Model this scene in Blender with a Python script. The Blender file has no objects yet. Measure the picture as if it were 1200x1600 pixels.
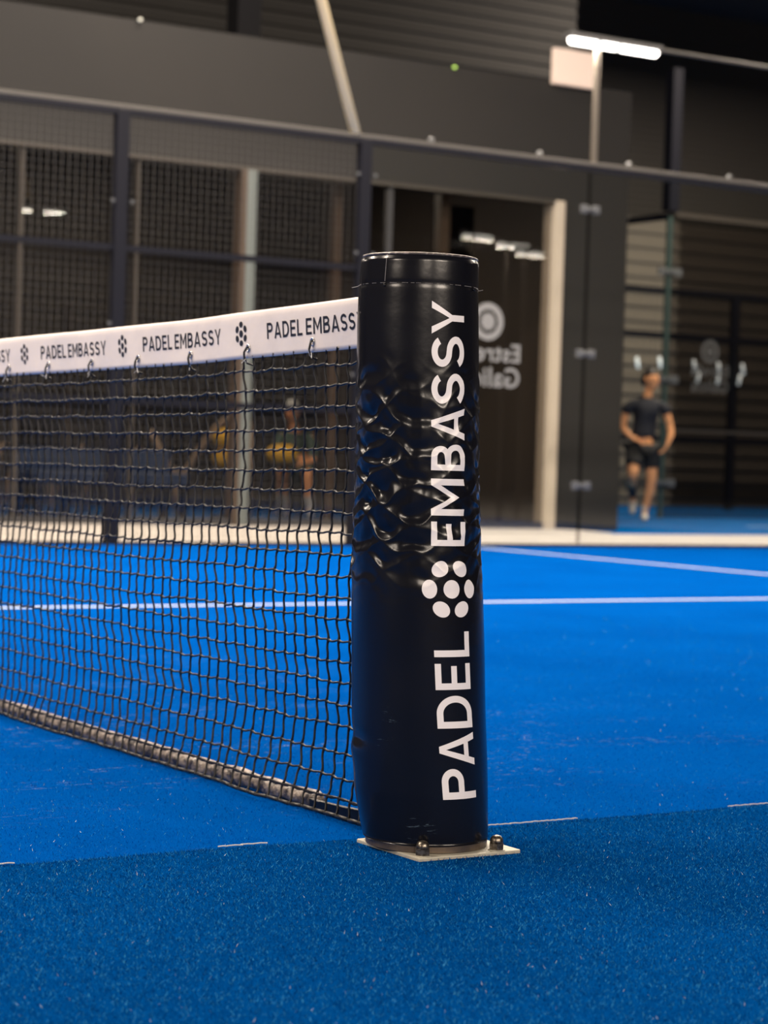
import bpy, math, random
import numpy as np
from mathutils import Vector, Matrix, noise

S = bpy.context.scene
C = S.collection
PI = math.pi

# ---------------------------------------------------------------- camera
CAM = Vector((-1.9991, -3.0057, 0.6506))
YAW, PITCH, ROLL, FPX = 0.564368, -0.026534, 0.0314175, 3398.15
fwd = Vector((math.sin(YAW) * math.cos(PITCH), math.cos(YAW) * math.cos(PITCH), math.sin(PITCH)))
r0 = Vector((math.cos(YAW), -math.sin(YAW), 0)); u0 = r0.cross(fwd)
rv = r0 * math.cos(ROLL) + u0 * math.sin(ROLL); uv = -r0 * math.sin(ROLL) + u0 * math.cos(ROLL)
cd = bpy.data.cameras.new('camera'); cam = bpy.data.objects.new('camera', cd); C.objects.link(cam)
cam.matrix_world = Matrix(((rv.x, uv.x, -fwd.x, CAM.x), (rv.y, uv.y, -fwd.y, CAM.y), (rv.z, uv.z, -fwd.z, CAM.z), (0, 0, 0, 1)))
cd.sensor_fit = 'VERTICAL'; cd.sensor_height = 36.0; cd.lens = FPX / 1600 * 36
cd.clip_start = 0.05; cd.clip_end = 200
cd.dof.use_dof = True; cd.dof.focus_distance = 3.50; cd.dof.aperture_fstop = 5.8
S.camera = cam

# ---------------------------------------------------------------- world, exposure
w = bpy.data.worlds.new('world'); S.world = w; w.use_nodes = True
w.node_tree.nodes['Background'].inputs[0].default_value = (0.9, 0.95, 1.0, 1)
w.node_tree.nodes['Background'].inputs[1].default_value = 0.02
vs = S.view_settings
vs.view_transform = 'Standard'; vs.look = 'None'; vs.gamma = 1; vs.use_curve_mapping = False
vs.exposure = 0.0
S.cycles.use_denoising = True
S.cycles.max_bounces = 6; S.cycles.transparent_max_bounces = 24
S.cycles.sample_clamp_indirect = 6
S.cycles.caustics_reflective = False; S.cycles.caustics_refractive = False

# ceiling lamps (x, y, z, length, watts): the light of each comes from its own area light
HALL_LAMPS = [(-5.0, 3.2, 6.6, 2.4, 520), (-1.5, 3.6, 6.6, 2.4, 520), (2.5, 4.6, 6.6, 2.4, 520), (6.5, 5.2, 6.6, 2.4, 520),
              (-3.0, 8.0, 6.6, 2.4, 420), (2.5, 8.6, 6.6, 2.4, 420), (7.0, 8.8, 6.6, 2.4, 420), (13.0, 6.0, 6.6, 2.4, 420),
              (14.5, 14.2, 6.6, 2.4, 500), (19.0, 18.0, 6.6, 2.4, 500), (6.0, 11.6, 6.6, 2.4, 260), (7.5, 15.6, 3.7, 1.2, 80)]  # the short last one is added to brighten the building interior
# flood lamps added out of view to brighten the post lettering and tape (x, y, z, watts)
ADDED_FLOODS = [(-2.6, -7.2, 3.4, 230), (1.6, -7.4, 3.4, 340), (-8.6, -1.6, 3.9, 300)]
WARM = (1.0, 0.85, 0.70)

# ---------------------------------------------------------------- helpers
def tag(o, label=None, cat=None, group=None, kind=None):
    if label: o['label'] = label
    if cat: o['category'] = cat
    if group: o['group'] = group
    if kind: o['kind'] = kind
    return o

def empty(name, loc=(0, 0, 0), label=None, cat=None, group=None):
    o = bpy.data.objects.new(name, None); C.objects.link(o); o.location = loc; o.empty_display_size = 0.1
    return tag(o, label, cat, group)

def P(o, parent):
    """parent keeping world coordinates (builders work in world coordinates)"""
    o.parent = parent
    m = Matrix.Identity(4)
    q = parent; off = Vector((0, 0, 0))
    while q is not None:
        off += q.location; q = q.parent
    o.location = o.location - off
    return o

class MB:
    def __init__(s): s.v = []; s.f = []; s.mi = []
    def quad(s, a, b, c, d, mi=0):
        n = len(s.v); s.v += [a, b, c, d]; s.f.append((n, n + 1, n + 2, n + 3)); s.mi.append(mi)
    def box(s, x0, x1, y0, y1, z0, z1, mi=0):
        n = len(s.v)
        s.v += [(x0, y0, z0), (x1, y0, z0), (x1, y1, z0), (x0, y1, z0), (x0, y0, z1), (x1, y0, z1), (x1, y1, z1), (x0, y1, z1)]
        for f in ((0, 3, 2, 1), (4, 5, 6, 7), (0, 1, 5, 4), (1, 2, 6, 5), (2, 3, 7, 6), (3, 0, 4, 7)):
            s.f.append(tuple(n + i for i in f)); s.mi.append(mi)
        return s
    def obox(s, c, ax, ay, az, mi=0):
        n = len(s.v); c = Vector(c); ax, ay, az = Vector(ax), Vector(ay), Vector(az)
        for k in ((-1, -1, -1), (1, -1, -1), (1, 1, -1), (-1, 1, -1), (-1, -1, 1), (1, -1, 1), (1, 1, 1), (-1, 1, 1)):
            s.v.append(tuple(c + ax * k[0] + ay * k[1] + az * k[2]))
        for f in ((0, 3, 2, 1), (4, 5, 6, 7), (0, 1, 5, 4), (1, 2, 6, 5), (2, 3, 7, 6), (3, 0, 4, 7)):
            s.f.append(tuple(n + i for i in f)); s.mi.append(mi)
        return s
    def tube(s, pts, r, n=8, caps=True, closed=False, mi=0):
        pts = [Vector(p) for p in pts]; m = len(pts)
        rs = r if isinstance(r, (list, tuple)) else [r] * m
        base = len(s.v); side = None
        for i, p in enumerate(pts):
            if closed: t = pts[(i + 1) % m] - pts[i - 1]
            else: t = pts[min(i + 1, m - 1)] - pts[max(i - 1, 0)]
            t.normalize()
            if side is None:
                side = t.cross(Vector((0, 0, 1)) if abs(t.z) < 0.9 else Vector((1, 0, 0))).normalized()
            else:
                side = (side - t * side.dot(t)).normalized()
            up = t.cross(side)
            for k in range(n):
                a = 2 * PI * k / n
                s.v.append(tuple(p + (side * math.cos(a) + up * math.sin(a)) * rs[i]))
        for i in range(m if closed else m - 1):
            for k in range(n):
                a = base + i * n + k; b = base + i * n + (k + 1) % n
                c = base + ((i + 1) % m) * n + (k + 1) % n; d = base + ((i + 1) % m) * n + k
                s.f.append((a, b, c, d)); s.mi.append(mi)
        if caps and not closed:
            s.f.append(tuple(base + k for k in range(n))[::-1]); s.mi.append(mi)
            s.f.append(tuple(base + (m - 1) * n + k for k in range(n))); s.mi.append(mi)
        return s
    def lathe(s, prof, c=(0, 0, 0), n=32, mi=0):
        base = len(s.v); m = len(prof)
        for (r, z) in prof:
            for k in range(n):
                a = 2 * PI * k / n
                s.v.append((c[0] + r * math.cos(a), c[1] + r * math.sin(a), c[2] + z))
        for i in range(m - 1):
            for k in range(n):
                s.f.append((base + i * n + k, base + i * n + (k + 1) % n, base + (i + 1) * n + (k + 1) % n, base + (i + 1) * n + k)); s.mi.append(mi)
        s.f.append(tuple(base + k for k in range(n))[::-1]); s.mi.append(mi)
        s.f.append(tuple(base + (m - 1) * n + k for k in range(n))); s.mi.append(mi)
        return s
    def build(s, name, mat, parent=None, smooth=False, bevel=0, **kw):
        me = bpy.data.meshes.new(name); me.from_pydata([tuple(v) for v in s.v], [], s.f)
        mats = mat if isinstance(mat, (list, tuple)) else [mat]
        for m in mats: me.materials.append(m)
        if len(mats) > 1: me.polygons.foreach_set('material_index', s.mi)
        if smooth: me.polygons.foreach_set('use_smooth', [True] * len(me.polygons))
        me.update()
        o = bpy.data.objects.new(name, me); C.objects.link(o)
        if bevel:
            b = o.modifiers.new('bevel', 'BEVEL'); b.width = bevel; b.segments = 2; b.limit_method = 'ANGLE'
        if parent is not None: P(o, parent)
        return tag(o, **kw)

def copy_tree(o, loc, label=None, parent=None):
    c = o.copy(); C.objects.link(c); c.parent = parent
    if loc is not None: c.location = loc
    if label: c['label'] = label
    for ch in list(o.children): copy_tree(ch, None, None, c)
    return c

# ---------------------------------------------------------------- materials
def mat(name, col, rough=0.6, metal=0.0, spec=0.5, emit=None, estr=0.0, sheen=0.0, bump=None, var=None, coat=0.0):
    """bump=(scale, strength, distance), var=(scale, colour2, low, high)"""
    m = bpy.data.materials.new(name); m.use_nodes = True; nt = m.node_tree; b = nt.nodes['Principled BSDF']
    b.inputs['Base Color'].default_value = (*col, 1); b.inputs['Roughness'].default_value = rough
    b.inputs['Metallic'].default_value = metal; b.inputs['Specular IOR Level'].default_value = spec
    if coat: b.inputs['Coat Weight'].default_value = coat; b.inputs['Coat Roughness'].default_value = 0.15
    if sheen: b.inputs['Sheen Weight'].default_value = sheen; b.inputs['Sheen Tint'].default_value = (*[min(1, c * 1.6 + 0.1) for c in col], 1)
    if emit: b.inputs['Emission Color'].default_value = (*emit, 1); b.inputs['Emission Strength'].default_value = estr
    tc = nt.nodes.new('ShaderNodeTexCoord')
    if var:
        n = nt.nodes.new('ShaderNodeTexNoise'); n.inputs['Scale'].default_value = var[0]; n.inputs['Detail'].default_value = 6
        nt.links.new(tc.outputs['Object'], n.inputs['Vector'])
        rp = nt.nodes.new('ShaderNodeMapRange'); rp.inputs[1].default_value = var[2]; rp.inputs[2].default_value = var[3]
        nt.links.new(n.outputs[0], rp.inputs[0])
        mx = nt.nodes.new('ShaderNodeMix'); mx.data_type = 'RGBA'
        mx.inputs[6].default_value = (*col, 1); mx.inputs[7].default_value = (*var[1], 1)
        nt.links.new(rp.outputs[0], mx.inputs[0]); nt.links.new(mx.outputs[2], b.inputs['Base Color'])
    if bump:
        n = nt.nodes.new('ShaderNodeTexNoise'); n.inputs['Scale'].default_value = bump[0]; n.inputs['Detail'].default_value = 4
        nt.links.new(tc.outputs['Object'], n.inputs['Vector'])
        bp = nt.nodes.new('ShaderNodeBump'); bp.inputs['Strength'].default_value = bump[1]; bp.inputs['Distance'].default_value = bump[2]
        nt.links.new(n.outputs[0], bp.inputs['Height']); nt.links.new(bp.outputs[0], b.inputs['Normal'])
    return m

def glass(name, tint, rough=0.0, gain=1.0):
    m = bpy.data.materials.new(name); m.use_nodes = True; nt = m.node_tree
    nt.nodes.remove(nt.nodes['Principled BSDF']); out = nt.nodes['Material Output']
    t = nt.nodes.new('ShaderNodeBsdfTransparent'); t.inputs[0].default_value = (*tint, 1)
    g = nt.nodes.new('ShaderNodeBsdfGlossy'); g.inputs['Roughness'].default_value = rough
    lw = nt.nodes.new('ShaderNodeLayerWeight'); pw = nt.nodes.new('ShaderNodeMath'); pw.operation = 'POWER'; pw.inputs[1].default_value = 5
    nt.links.new(lw.outputs['Facing'], pw.inputs[0])
    fr = nt.nodes.new('ShaderNodeMath'); fr.operation = 'MULTIPLY_ADD'; fr.inputs[1].default_value = .96; fr.inputs[2].default_value = .04; nt.links.new(pw.outputs[0], fr.inputs[0])
    ml = nt.nodes.new('ShaderNodeMath'); ml.operation = 'MULTIPLY'; ml.inputs[1].default_value = gain; ml.use_clamp = True
    mx = nt.nodes.new('ShaderNodeMixShader')
    nt.links.new(fr.outputs[0], ml.inputs[0]); nt.links.new(ml.outputs[0], mx.inputs[0])
    nt.links.new(t.outputs[0], mx.inputs[1]); nt.links.new(g.outputs[0], mx.inputs[2]); nt.links.new(mx.outputs[0], out.inputs[0])
    return m

def turf_mat(name, c1, c2, sand=True):
    m = bpy.data.materials.new(name); m.use_nodes = True; nt = m.node_tree; b = nt.nodes['Principled BSDF']
    L = nt.links.new; N = nt.nodes.new
    tc = N('ShaderNodeTexCoord')
    def nz(scale, det=4, vec=None, rough=0.5):
        n = N('ShaderNodeTexNoise'); n.inputs['Scale'].default_value = scale; n.inputs['Detail'].default_value = det; n.inputs['Roughness'].default_value = rough
        L(vec or tc.outputs['Object'], n.inputs['Vector']); return n.outputs[0]
    def mr(x, a, bb, c=0, d=1):
        n = N('ShaderNodeMapRange'); 
        for i, v in enumerate((a, bb, c, d)): n.inputs[i + 1].default_value = v
        L(x, n.inputs[0]); return n.outputs[0]
    def mixc(f, a, bb):
        n = N('ShaderNodeMix'); n.data_type = 'RGBA'
        L(f, n.inputs[0])
        for k, v in ((6, a), (7, bb)):
            if isinstance(v, tuple): n.inputs[k].default_value = (*v, 1)
            else: L(v, n.inputs[k])
        return n.outputs[2]
    def mul(a, bb):
        n = N('ShaderNodeMath'); n.operation = 'MULTIPLY'; L(a, n.inputs[0])
        if isinstance(bb, float): n.inputs[1].default_value = bb
        else: L(bb, n.inputs[1])
        return n.outputs[0]
    grain = mr(nz(420, 3), 0.35, 0.68)
    broad = mr(nz(1.6, 3), 0.3, 0.7)
    col = mixc(grain, c1, c2)
    dark = tuple(v * 0.82 for v in c1)
    f2 = mul(broad, 0.5)
    col = mixc(f2, col, dark)
    if sand:
        mp = N('ShaderNodeMapping'); mp.inputs['Scale'].default_value = (1.0, 2.2, 1); L(tc.outputs['Object'], mp.inputs[0])
        patch = mr(nz(2.2, 5, mp.outputs[0]), 0.50, 0.64)
        sx = N('ShaderNodeSeparateXYZ'); L(tc.outputs['Object'], sx.inputs[0])
        near = mul(mul(mr(sx.outputs[0], -1.1, -.1), mr(sx.outputs[0], 1.7, .7)), mul(mr(sx.outputs[1], .3, .9), mr(sx.outputs[1], 3.6, 2.4)))
        patch = mul(patch, mr(near, 0, 1, .05, 1))     # swept sand gathers along the net
        speck = mr(nz(24, 6, mp.outputs[0], 0.75), 0.56, 0.65)
        sm = mul(patch, speck)
        sm = mul(sm, mr(nz(300, 2), 0.42, 0.58))
        col = mixc(mul(sm, 0.8), col, (0.42, 0.50, 0.60))
    L(col, b.inputs['Base Color'])
    b.inputs['Roughness'].default_value = 0.85; b.inputs['Specular IOR Level'].default_value = 0.0
    b.inputs['Sheen Weight'].default_value = 0.0; b.inputs['Sheen Roughness'].default_value = 0.5
    b.inputs['Sheen Tint'].default_value = (0.15, 0.5, 1.0, 1)
    bp = N('ShaderNodeBump'); bp.inputs['Strength'].default_value = 0.7; bp.inputs['Distance'].default_value = 0.004
    L(grain, bp.inputs['Height']); L(bp.outputs[0], b.inputs['Normal'])
    return m

M = {}
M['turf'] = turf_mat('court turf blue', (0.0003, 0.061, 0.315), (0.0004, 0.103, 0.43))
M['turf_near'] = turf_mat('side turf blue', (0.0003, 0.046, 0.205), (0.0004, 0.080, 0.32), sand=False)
M['turf_next'] = turf_mat('next court turf', (0.0003, 0.10, 0.34), (0.0004, 0.13, 0.42), sand=False)
M['fibre'] = mat('turf fibre', (0.0005, 0.085, 0.40), 0.8, spec=0)
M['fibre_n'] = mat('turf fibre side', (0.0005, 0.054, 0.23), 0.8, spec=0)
M['fibre_l'] = mat('turf fibre pale', (0.025, 0.21, 0.44), 0.5, spec=0.05)
M['sand'] = mat('sand grain', (0.45, 0.52, 0.58), 0.6)
M['line'] = mat('white line', (0.50, 0.58, 0.60), 0.8, bump=(300, 0.5, 0.003), var=(40, (0.42, 0.52, 0.60), 0.45, 0.7))
M['concrete'] = mat('pale concrete', (0.46, 0.425, 0.385), 0.75, var=(3, (0.39, 0.36, 0.325), 0.4, 0.7), bump=(60, 0.2, 0.004))
M['base'] = mat('floor base', (0.30, 0.28, 0.26), 0.8, var=(2, (0.22, 0.21, 0.2), 0.4, 0.7))
M['vinyl'] = None
M['print'] = mat('white print', (0.86, 0.82, 0.82), 0.35, spec=0.5)
M['tape'] = mat('tape white', (0.82, 0.74, 0.68), 0.45, spec=0.4, var=(14, (0.76, 0.69, 0.64), 0.45, 0.75), bump=(22, 0.12, 0.01))
M['ink'] = mat('black ink', (0.008, 0.009, 0.014), 0.5)
M['cord'] = mat('black cord', (0.006, 0.0055, 0.006), 0.42, spec=0.4, bump=(900, 0.4, 0.001))
M['strap'] = mat('strap with painted glints', (0.30, 0.25, 0.21), 0.38, spec=0.6, var=(42, (0.05, 0.042, 0.038), 0.42, 0.60), bump=(55, 1.0, 0.012))  # highlights and darks of the lumpy band painted into its tone
M['plate'] = mat('galvanised plate', (0.50, 0.48, 0.40), 0.5, metal=0.2, var=(30, (0.45, 0.42, 0.34), 0.45, 0.7))
M['ring'] = mat('bronze ring', (0.20, 0.15, 0.11), 0.4, metal=0.6, var=(20, (0.11, 0.09, 0.08), 0.4, 0.6))
M['bolt'] = mat('bolt steel', (0.26, 0.23, 0.19), 0.35, metal=0.9, var=(200, (0.12, 0.10, 0.08), 0.4, 0.6))
M['chrome'] = mat('grommet chrome', (0.6, 0.6, 0.62), 0.25, metal=1)
M['clear'] = mat('zip tie', (0.55, 0.55, 0.55), 0.3)
M['navy'] = mat('fence steel', (0.006, 0.0065, 0.011), 0.55, spec=0.2)
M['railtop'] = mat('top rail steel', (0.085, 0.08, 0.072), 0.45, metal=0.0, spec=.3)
M['wire'] = mat('fence wire', (0.07, 0.067, 0.063), 0.5)
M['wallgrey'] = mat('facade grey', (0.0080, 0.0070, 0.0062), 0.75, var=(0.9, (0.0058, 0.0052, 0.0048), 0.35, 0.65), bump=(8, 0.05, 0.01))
M['walldark'] = mat('dark cladding', (0.040, 0.036, 0.030), 0.6)
M['wallbrown'] = mat('brown cladding', (0.075, 0.060, 0.047), 0.55)
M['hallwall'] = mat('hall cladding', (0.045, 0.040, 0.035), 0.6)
M['palewall'] = mat('beige cladding', (0.22, 0.19, 0.155), 0.6)
M['ceiling'] = mat('ceiling', (0.05, 0.046, 0.05), 0.9)
M['beam'] = mat('steel beam', (0.004, 0.004, 0.005), 0.8, spec=.1)
M['pillar'] = mat('pale steel', (0.11, 0.128, 0.125), 0.45)
M['wood'] = mat('warm timber', (0.055, 0.037, 0.025), 0.5)
M['mullion'] = mat('mullion', (0.038, 0.032, 0.026), 0.5)
M['whiteframe'] = mat('white frame', (0.44, 0.38, 0.31), 0.5)
M['dframe'] = mat('dark frame', (0.03, 0.03, 0.034), 0.5)
M['panel'] = mat('pale panel', (0.75, 0.62, 0.54), 0.6)
M['polewhite'] = mat('brace white', (0.92, 0.74, 0.42), 0.4)
M['led'] = mat('led diffuser', (0.9, 0.9, 0.9), 0.4, emit=(1.0, 0.93, 0.84), estr=9)
M['led_reflection'] = mat('led reflection', (0.8, 0.8, 0.8), 0.4, emit=(0.9, 0.93, 0.9), estr=0.8)
M['lampbody'] = mat('lamp body', (0.10, 0.10, 0.10), 0.4, metal=0.5)
M['glass'] = glass('court glass', (0.97, 0.985, 0.98), 0.0)
M['edge'] = mat('glass edge', (0.045, 0.070, 0.066), 0.2)
M['smoke'] = glass('smoked glass', (0.60, 0.60, 0.60), 0.0, 0.15)
M['facadeglass'] = glass('facade glass', (0.80, 0.78, 0.76), 0.0, 0.75)
M['clip'] = mat('clip', (0.12, 0.125, 0.13), 0.35, metal=0.2)
M['decal'] = mat('frosted film', (0.22, 0.22, 0.21), 0.7)
M['decal_reflected'] = mat('reflected emblem', (0.06, 0.06, 0.06), 0.7)
M['skin'] = mat('skin', (0.80, 0.37, 0.16), 0.5)
M['hair'] = mat('hair', (0.012, 0.009, 0.008), 0.5)
M['shirt'] = mat('navy shirt', (0.010, 0.012, 0.020), 0.8)
M['shorts'] = mat('black shorts', (0.012, 0.012, 0.013), 0.8)
M['shoe'] = mat('pale shoe', (0.62, 0.58, 0.52), 0.6)
M['sock'] = mat('dark sock', (0.02, 0.022, 0.035), 0.8)
M['green'] = mat('green cloth', (0.035, 0.075, 0.055), 0.8)
M['white'] = mat('white cloth', (0.50, 0.52, 0.50), 0.8)
M['timber'] = mat('pale timber', (0.30, 0.22, 0.15), 0.5)
M['yellow'] = mat('yellow cushion', (0.62, 0.36, 0.01), 0.7)
M['bluebox'] = mat('blue bench', (0.02, 0.05, 0.13), 0.6)

def vinyl():
    m = mat('black vinyl', (0.0055, 0.0058, 0.0085), 0.27, spec=0.38)
    nt = m.node_tree; b = nt.nodes['Principled BSDF']; L = nt.links.new; N = nt.nodes.new
    tc = N('ShaderNodeTexCoord')
    n = N('ShaderNodeTexNoise'); n.inputs['Scale'].default_value = 7; n.inputs['Detail'].default_value = 6; L(tc.outputs['Object'], n.inputs['Vector'])
    r = N('ShaderNodeMapRange'); r.inputs[1].default_value = .3; r.inputs[2].default_value = .7; r.inputs[3].default_value = .17; r.inputs[4].default_value = .28
    L(n.outputs[0], r.inputs[0]); L(r.outputs[0], b.inputs['Roughness'])
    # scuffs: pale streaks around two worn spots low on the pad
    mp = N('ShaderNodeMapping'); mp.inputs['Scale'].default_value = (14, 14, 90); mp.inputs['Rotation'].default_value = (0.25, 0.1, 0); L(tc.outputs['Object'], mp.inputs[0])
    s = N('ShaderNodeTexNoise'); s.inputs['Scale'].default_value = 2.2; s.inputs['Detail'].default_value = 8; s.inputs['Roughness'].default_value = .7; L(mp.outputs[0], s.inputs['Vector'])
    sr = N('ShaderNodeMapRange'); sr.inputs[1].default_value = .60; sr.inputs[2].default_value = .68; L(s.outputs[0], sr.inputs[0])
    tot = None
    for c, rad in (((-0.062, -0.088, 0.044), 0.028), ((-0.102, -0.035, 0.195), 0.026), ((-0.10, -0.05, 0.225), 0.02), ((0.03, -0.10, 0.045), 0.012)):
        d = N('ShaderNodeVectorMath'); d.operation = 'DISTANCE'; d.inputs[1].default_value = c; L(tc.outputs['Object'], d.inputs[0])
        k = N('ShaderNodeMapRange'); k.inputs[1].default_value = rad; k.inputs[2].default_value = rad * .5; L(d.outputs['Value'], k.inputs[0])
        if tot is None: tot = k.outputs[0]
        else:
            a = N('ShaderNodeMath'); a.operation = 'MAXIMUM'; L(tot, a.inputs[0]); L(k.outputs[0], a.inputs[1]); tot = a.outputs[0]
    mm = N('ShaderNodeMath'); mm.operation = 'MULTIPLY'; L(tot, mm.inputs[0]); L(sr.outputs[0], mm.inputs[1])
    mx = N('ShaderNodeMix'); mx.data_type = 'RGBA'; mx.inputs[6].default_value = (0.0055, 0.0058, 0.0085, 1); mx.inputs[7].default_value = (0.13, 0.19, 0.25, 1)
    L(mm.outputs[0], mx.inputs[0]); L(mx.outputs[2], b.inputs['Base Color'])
    f = N('ShaderNodeTexNoise'); f.inputs['Scale'].default_value = 60; f.inputs['Detail'].default_value = 5; L(tc.outputs['Object'], f.inputs['Vector'])
    bp = N('ShaderNodeBump'); bp.inputs['Strength'].default_value = .12; bp.inputs['Distance'].default_value = .002; L(f.outputs[0], bp.inputs['Height']); L(bp.outputs[0], b.inputs['Normal'])
    return m
M['vinyl'] = vinyl()

# ================================================================ SETTING
# hall shell
def corrugated(name, p0, p1, z0, z1, m, pitch=0.10, depth=0.025, thick=0.05, parent=None, **kw):
    """wall of horizontal trapezoid ribs between two ground points, ribs facing the left normal"""
    a, b = Vector((*p0, 0)), Vector((*p1, 0)); t = (b - a).normalized(); nrm = Vector((-t.y, t.x, 0))
    mb = MB(); prof = []; z = z0
    while z < z1 - pitch:
        prof += [(0, z), (0, z + pitch * .45), (depth, z + pitch * .6), (depth, z + pitch * .85)]; z += pitch
    prof += [(0, z), (0, z1)]
    for (d, zz) in prof:
        mb.v.append(tuple(a + nrm * d + Vector((0, 0, zz)))); mb.v.append(tuple(b + nrm * d + Vector((0, 0, zz))))
    for i in range(len(prof) - 1):
        mb.f.append((2 * i, 2 * i + 1, 2 * i + 3, 2 * i + 2)); mb.mi.append(0)
    n = len(mb.v)
    mb.v += [tuple(a - nrm * thick + Vector((0, 0, z0))), tuple(b - nrm * thick + Vector((0, 0, z0))), tuple(b - nrm * thick + Vector((0, 0, z1))), tuple(a - nrm * thick + Vector((0, 0, z1)))]
    mb.f.append((n, n + 3, n + 2, n + 1)); mb.mi.append(0)
    return mb.build(name, m, parent, **kw)

MB().box(-10, 26, -12, 24, -0.12, -0.006).build('floor', M['base'], kind='structure', label='grey concrete base under the courts')
MB().box(-10, 26, -12, 24, 7.6, 7.7).build('ceiling', M['ceiling'], kind='structure', label='dark hall ceiling')
corrugated('wall_back', (26, 23), (-10, 23), 0, 7.6, M['hallwall'], kind='structure', label='dark ribbed cladding of the hall behind the second court')
corrugated('wall_right', (25, -12), (25, 23), 0, 7.6, M['hallwall'], kind='structure', pitch=0.2, label='dark ribbed cladding at the end of the hall')
MB().box(-10, -9.9, -12, 24, 0, 7.6).build('wall_left', M['ceiling'], kind='structure', label='dark plain wall of the hall')
MB().box(-10, 26, -12, -11.9, 0, 7.6).build('wall_front', M['ceiling'], kind='structure', label='dark plain wall behind the viewpoint')

# court turf
ct = MB().box(-9.9, 10.0, 0.102, 9.985, -0.005, 0.0).build('court_turf', M['turf'], kind='structure', label='bright blue artificial turf of the court')
MB().box(-7.1, 7.1, 4.975, 5.025, 0.0, 0.0015).build('court_line', M['line'], ct)
MB().box(6.925, 6.975, 0.2, 9.95, 0.0, 0.0018).build('court_line', M['line'], ct)
MB().box(10.0, 11.6, -6, 9.985, -0.005, 0.0).build('court_turf', M['turf'], kind='structure', label='blue turf beyond the court end')

# side strip of turf in front of the seam, bulging slightly along it
def bulge(x, y):
    far = min(1, max(0, (math.hypot(x, y) - 0.16) / 0.12))
    b = math.exp(-((y - 0.045) / 0.045) ** 2) * (0.0085 + 0.0065 * noise.noise(Vector((x * 3.1, 0, 7))))
    return far * (b + 0.003 * math.exp(-((y + 0.2) / 0.25) ** 2) * noise.noise(Vector((x * 1.7, y * 2, 3))))
def near_turf():
    xs = np.concatenate([np.arange(-9.9, -1.6, 0.4), np.arange(-1.6, 2.4, 0.02), np.arange(2.4, 10.0, 0.4)])
    ys = np.concatenate([np.arange(-6.0, -0.5, 0.25), np.arange(-0.5, 0.0925, 0.0125), [0.095, 0.099, 0.1005]])
    V = []; nx, ny = len(xs), len(ys)
    for j, y in enumerate(ys):
        for x in xs:
            edge = 0.0025 * noise.noise(Vector((x * 9, 0, 1))) if y > 0.09 else 0
            z = bulge(x, y)
            if j == ny - 1: z = -0.005
            V.append((x, y + edge, z))
    F = [(j * nx + i, j * nx + i + 1, (j + 1) * nx + i + 1, (j + 1) * nx + i) for j in range(ny - 1) for i in range(nx - 1)]
    mb = MB(); mb.v = V; mb.f = F; mb.mi = [0] * len(F)
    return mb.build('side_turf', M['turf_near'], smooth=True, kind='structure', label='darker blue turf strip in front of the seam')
nt_ = near_turf()
sm = MB()
def threads(x0, x1):
    x = x0
    while x < x1:
        l = random.uniform(.008, .03); yy = 0.1035 + random.uniform(-.0012, .0012)
        sm.tube([(x, yy, .0045 + random.uniform(0, .001)), (x + l * .5, yy, .0055), (x + l, yy, .0045)], .0012, 5); x += l * .9
threads(.18, .40); threads(.76, 1.0); threads(-.33, -.26); threads(-.72, -.69)
sm.build('seam_tape', mat('seam tape', (.62, .62, .60), .7), nt_, kind='stuff', label='frayed white seam tape showing in the turf joint')

# loose fibres of the pile (countless, one object per strip)
def fibres(name, parent, n, x0, x1, y0, y1, mats, probs, seed, dens=None):
    rg = np.random.default_rng(seed)
    x = rg.uniform(x0, x1, n); y = rg.uniform(y0, y1, n)
    # keep more near the camera, and only in the wedge the lens can reach
    dx, dy = x - CAM.x, y - CAM.y; D = dx * fwd.x + dy * fwd.y; s = dx * r0.x + dy * r0.y
    keep = (D > 1.5) & (np.abs(s) < D * 0.26 + .15) & (rg.random(n) < np.clip((3.4 / D) ** 2, .04, 1))
    if dens is not None: keep &= dens(x, y)
    x, y = x[keep], y[keep]; n = len(x)
    a = rg.uniform(0, 2 * PI, n); h = rg.uniform(.002, .0062, n); ln = rg.uniform(.001, .006, n); wd = rg.uniform(.0004, .0009, n)
    b = rg.uniform(0, 2 * PI, n); z = np.full(n, -.001)
    if dens is not None: z += np.array([bulge(p, q) if q > -.7 else 0 for p, q in zip(x, y)])
    co = np.zeros((n, 3, 3), dtype=np.float32)
    co[:, 0] = np.stack([x - wd * np.cos(a), y - wd * np.sin(a), z], 1)
    co[:, 1] = np.stack([x + wd * np.cos(a), y + wd * np.sin(a), z], 1)
    co[:, 2] = np.stack([x + ln * np.cos(b), y + ln * np.sin(b), z + h], 1)
    me = bpy.data.meshes.new(name); me.vertices.add(3 * n); me.vertices.foreach_set('co', co.ravel())
    me.loops.add(3 * n); me.loops.foreach_set('vertex_index', np.arange(3 * n, dtype=np.int32))
    me.polygons.add(n); me.polygons.foreach_set('loop_start', np.arange(0, 3 * n, 3, dtype=np.int32))
    for m in mats: me.materials.append(m)
    me.polygons.foreach_set('material_index', rg.choice(len(mats), n, p=probs).astype(np.int32))
    me.update(calc_edges=True); me.validate()
    o = bpy.data.objects.new(name, me); C.objects.link(o); o.parent = parent; tag(o, kind='stuff'); return o
def off_plate(x, y): return ~((x > -.087) & (x < .120) & (y > -.117) & (y < .118))
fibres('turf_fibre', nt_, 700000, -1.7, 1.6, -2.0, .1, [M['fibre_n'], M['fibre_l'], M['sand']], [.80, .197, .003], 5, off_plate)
fibres('turf_fibre', ct, 500000, -1.2, 4.0, .106, 4.2, [M['fibre'], M['fibre_l'], M['sand']], [.88, .114, .006], 6)

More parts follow.
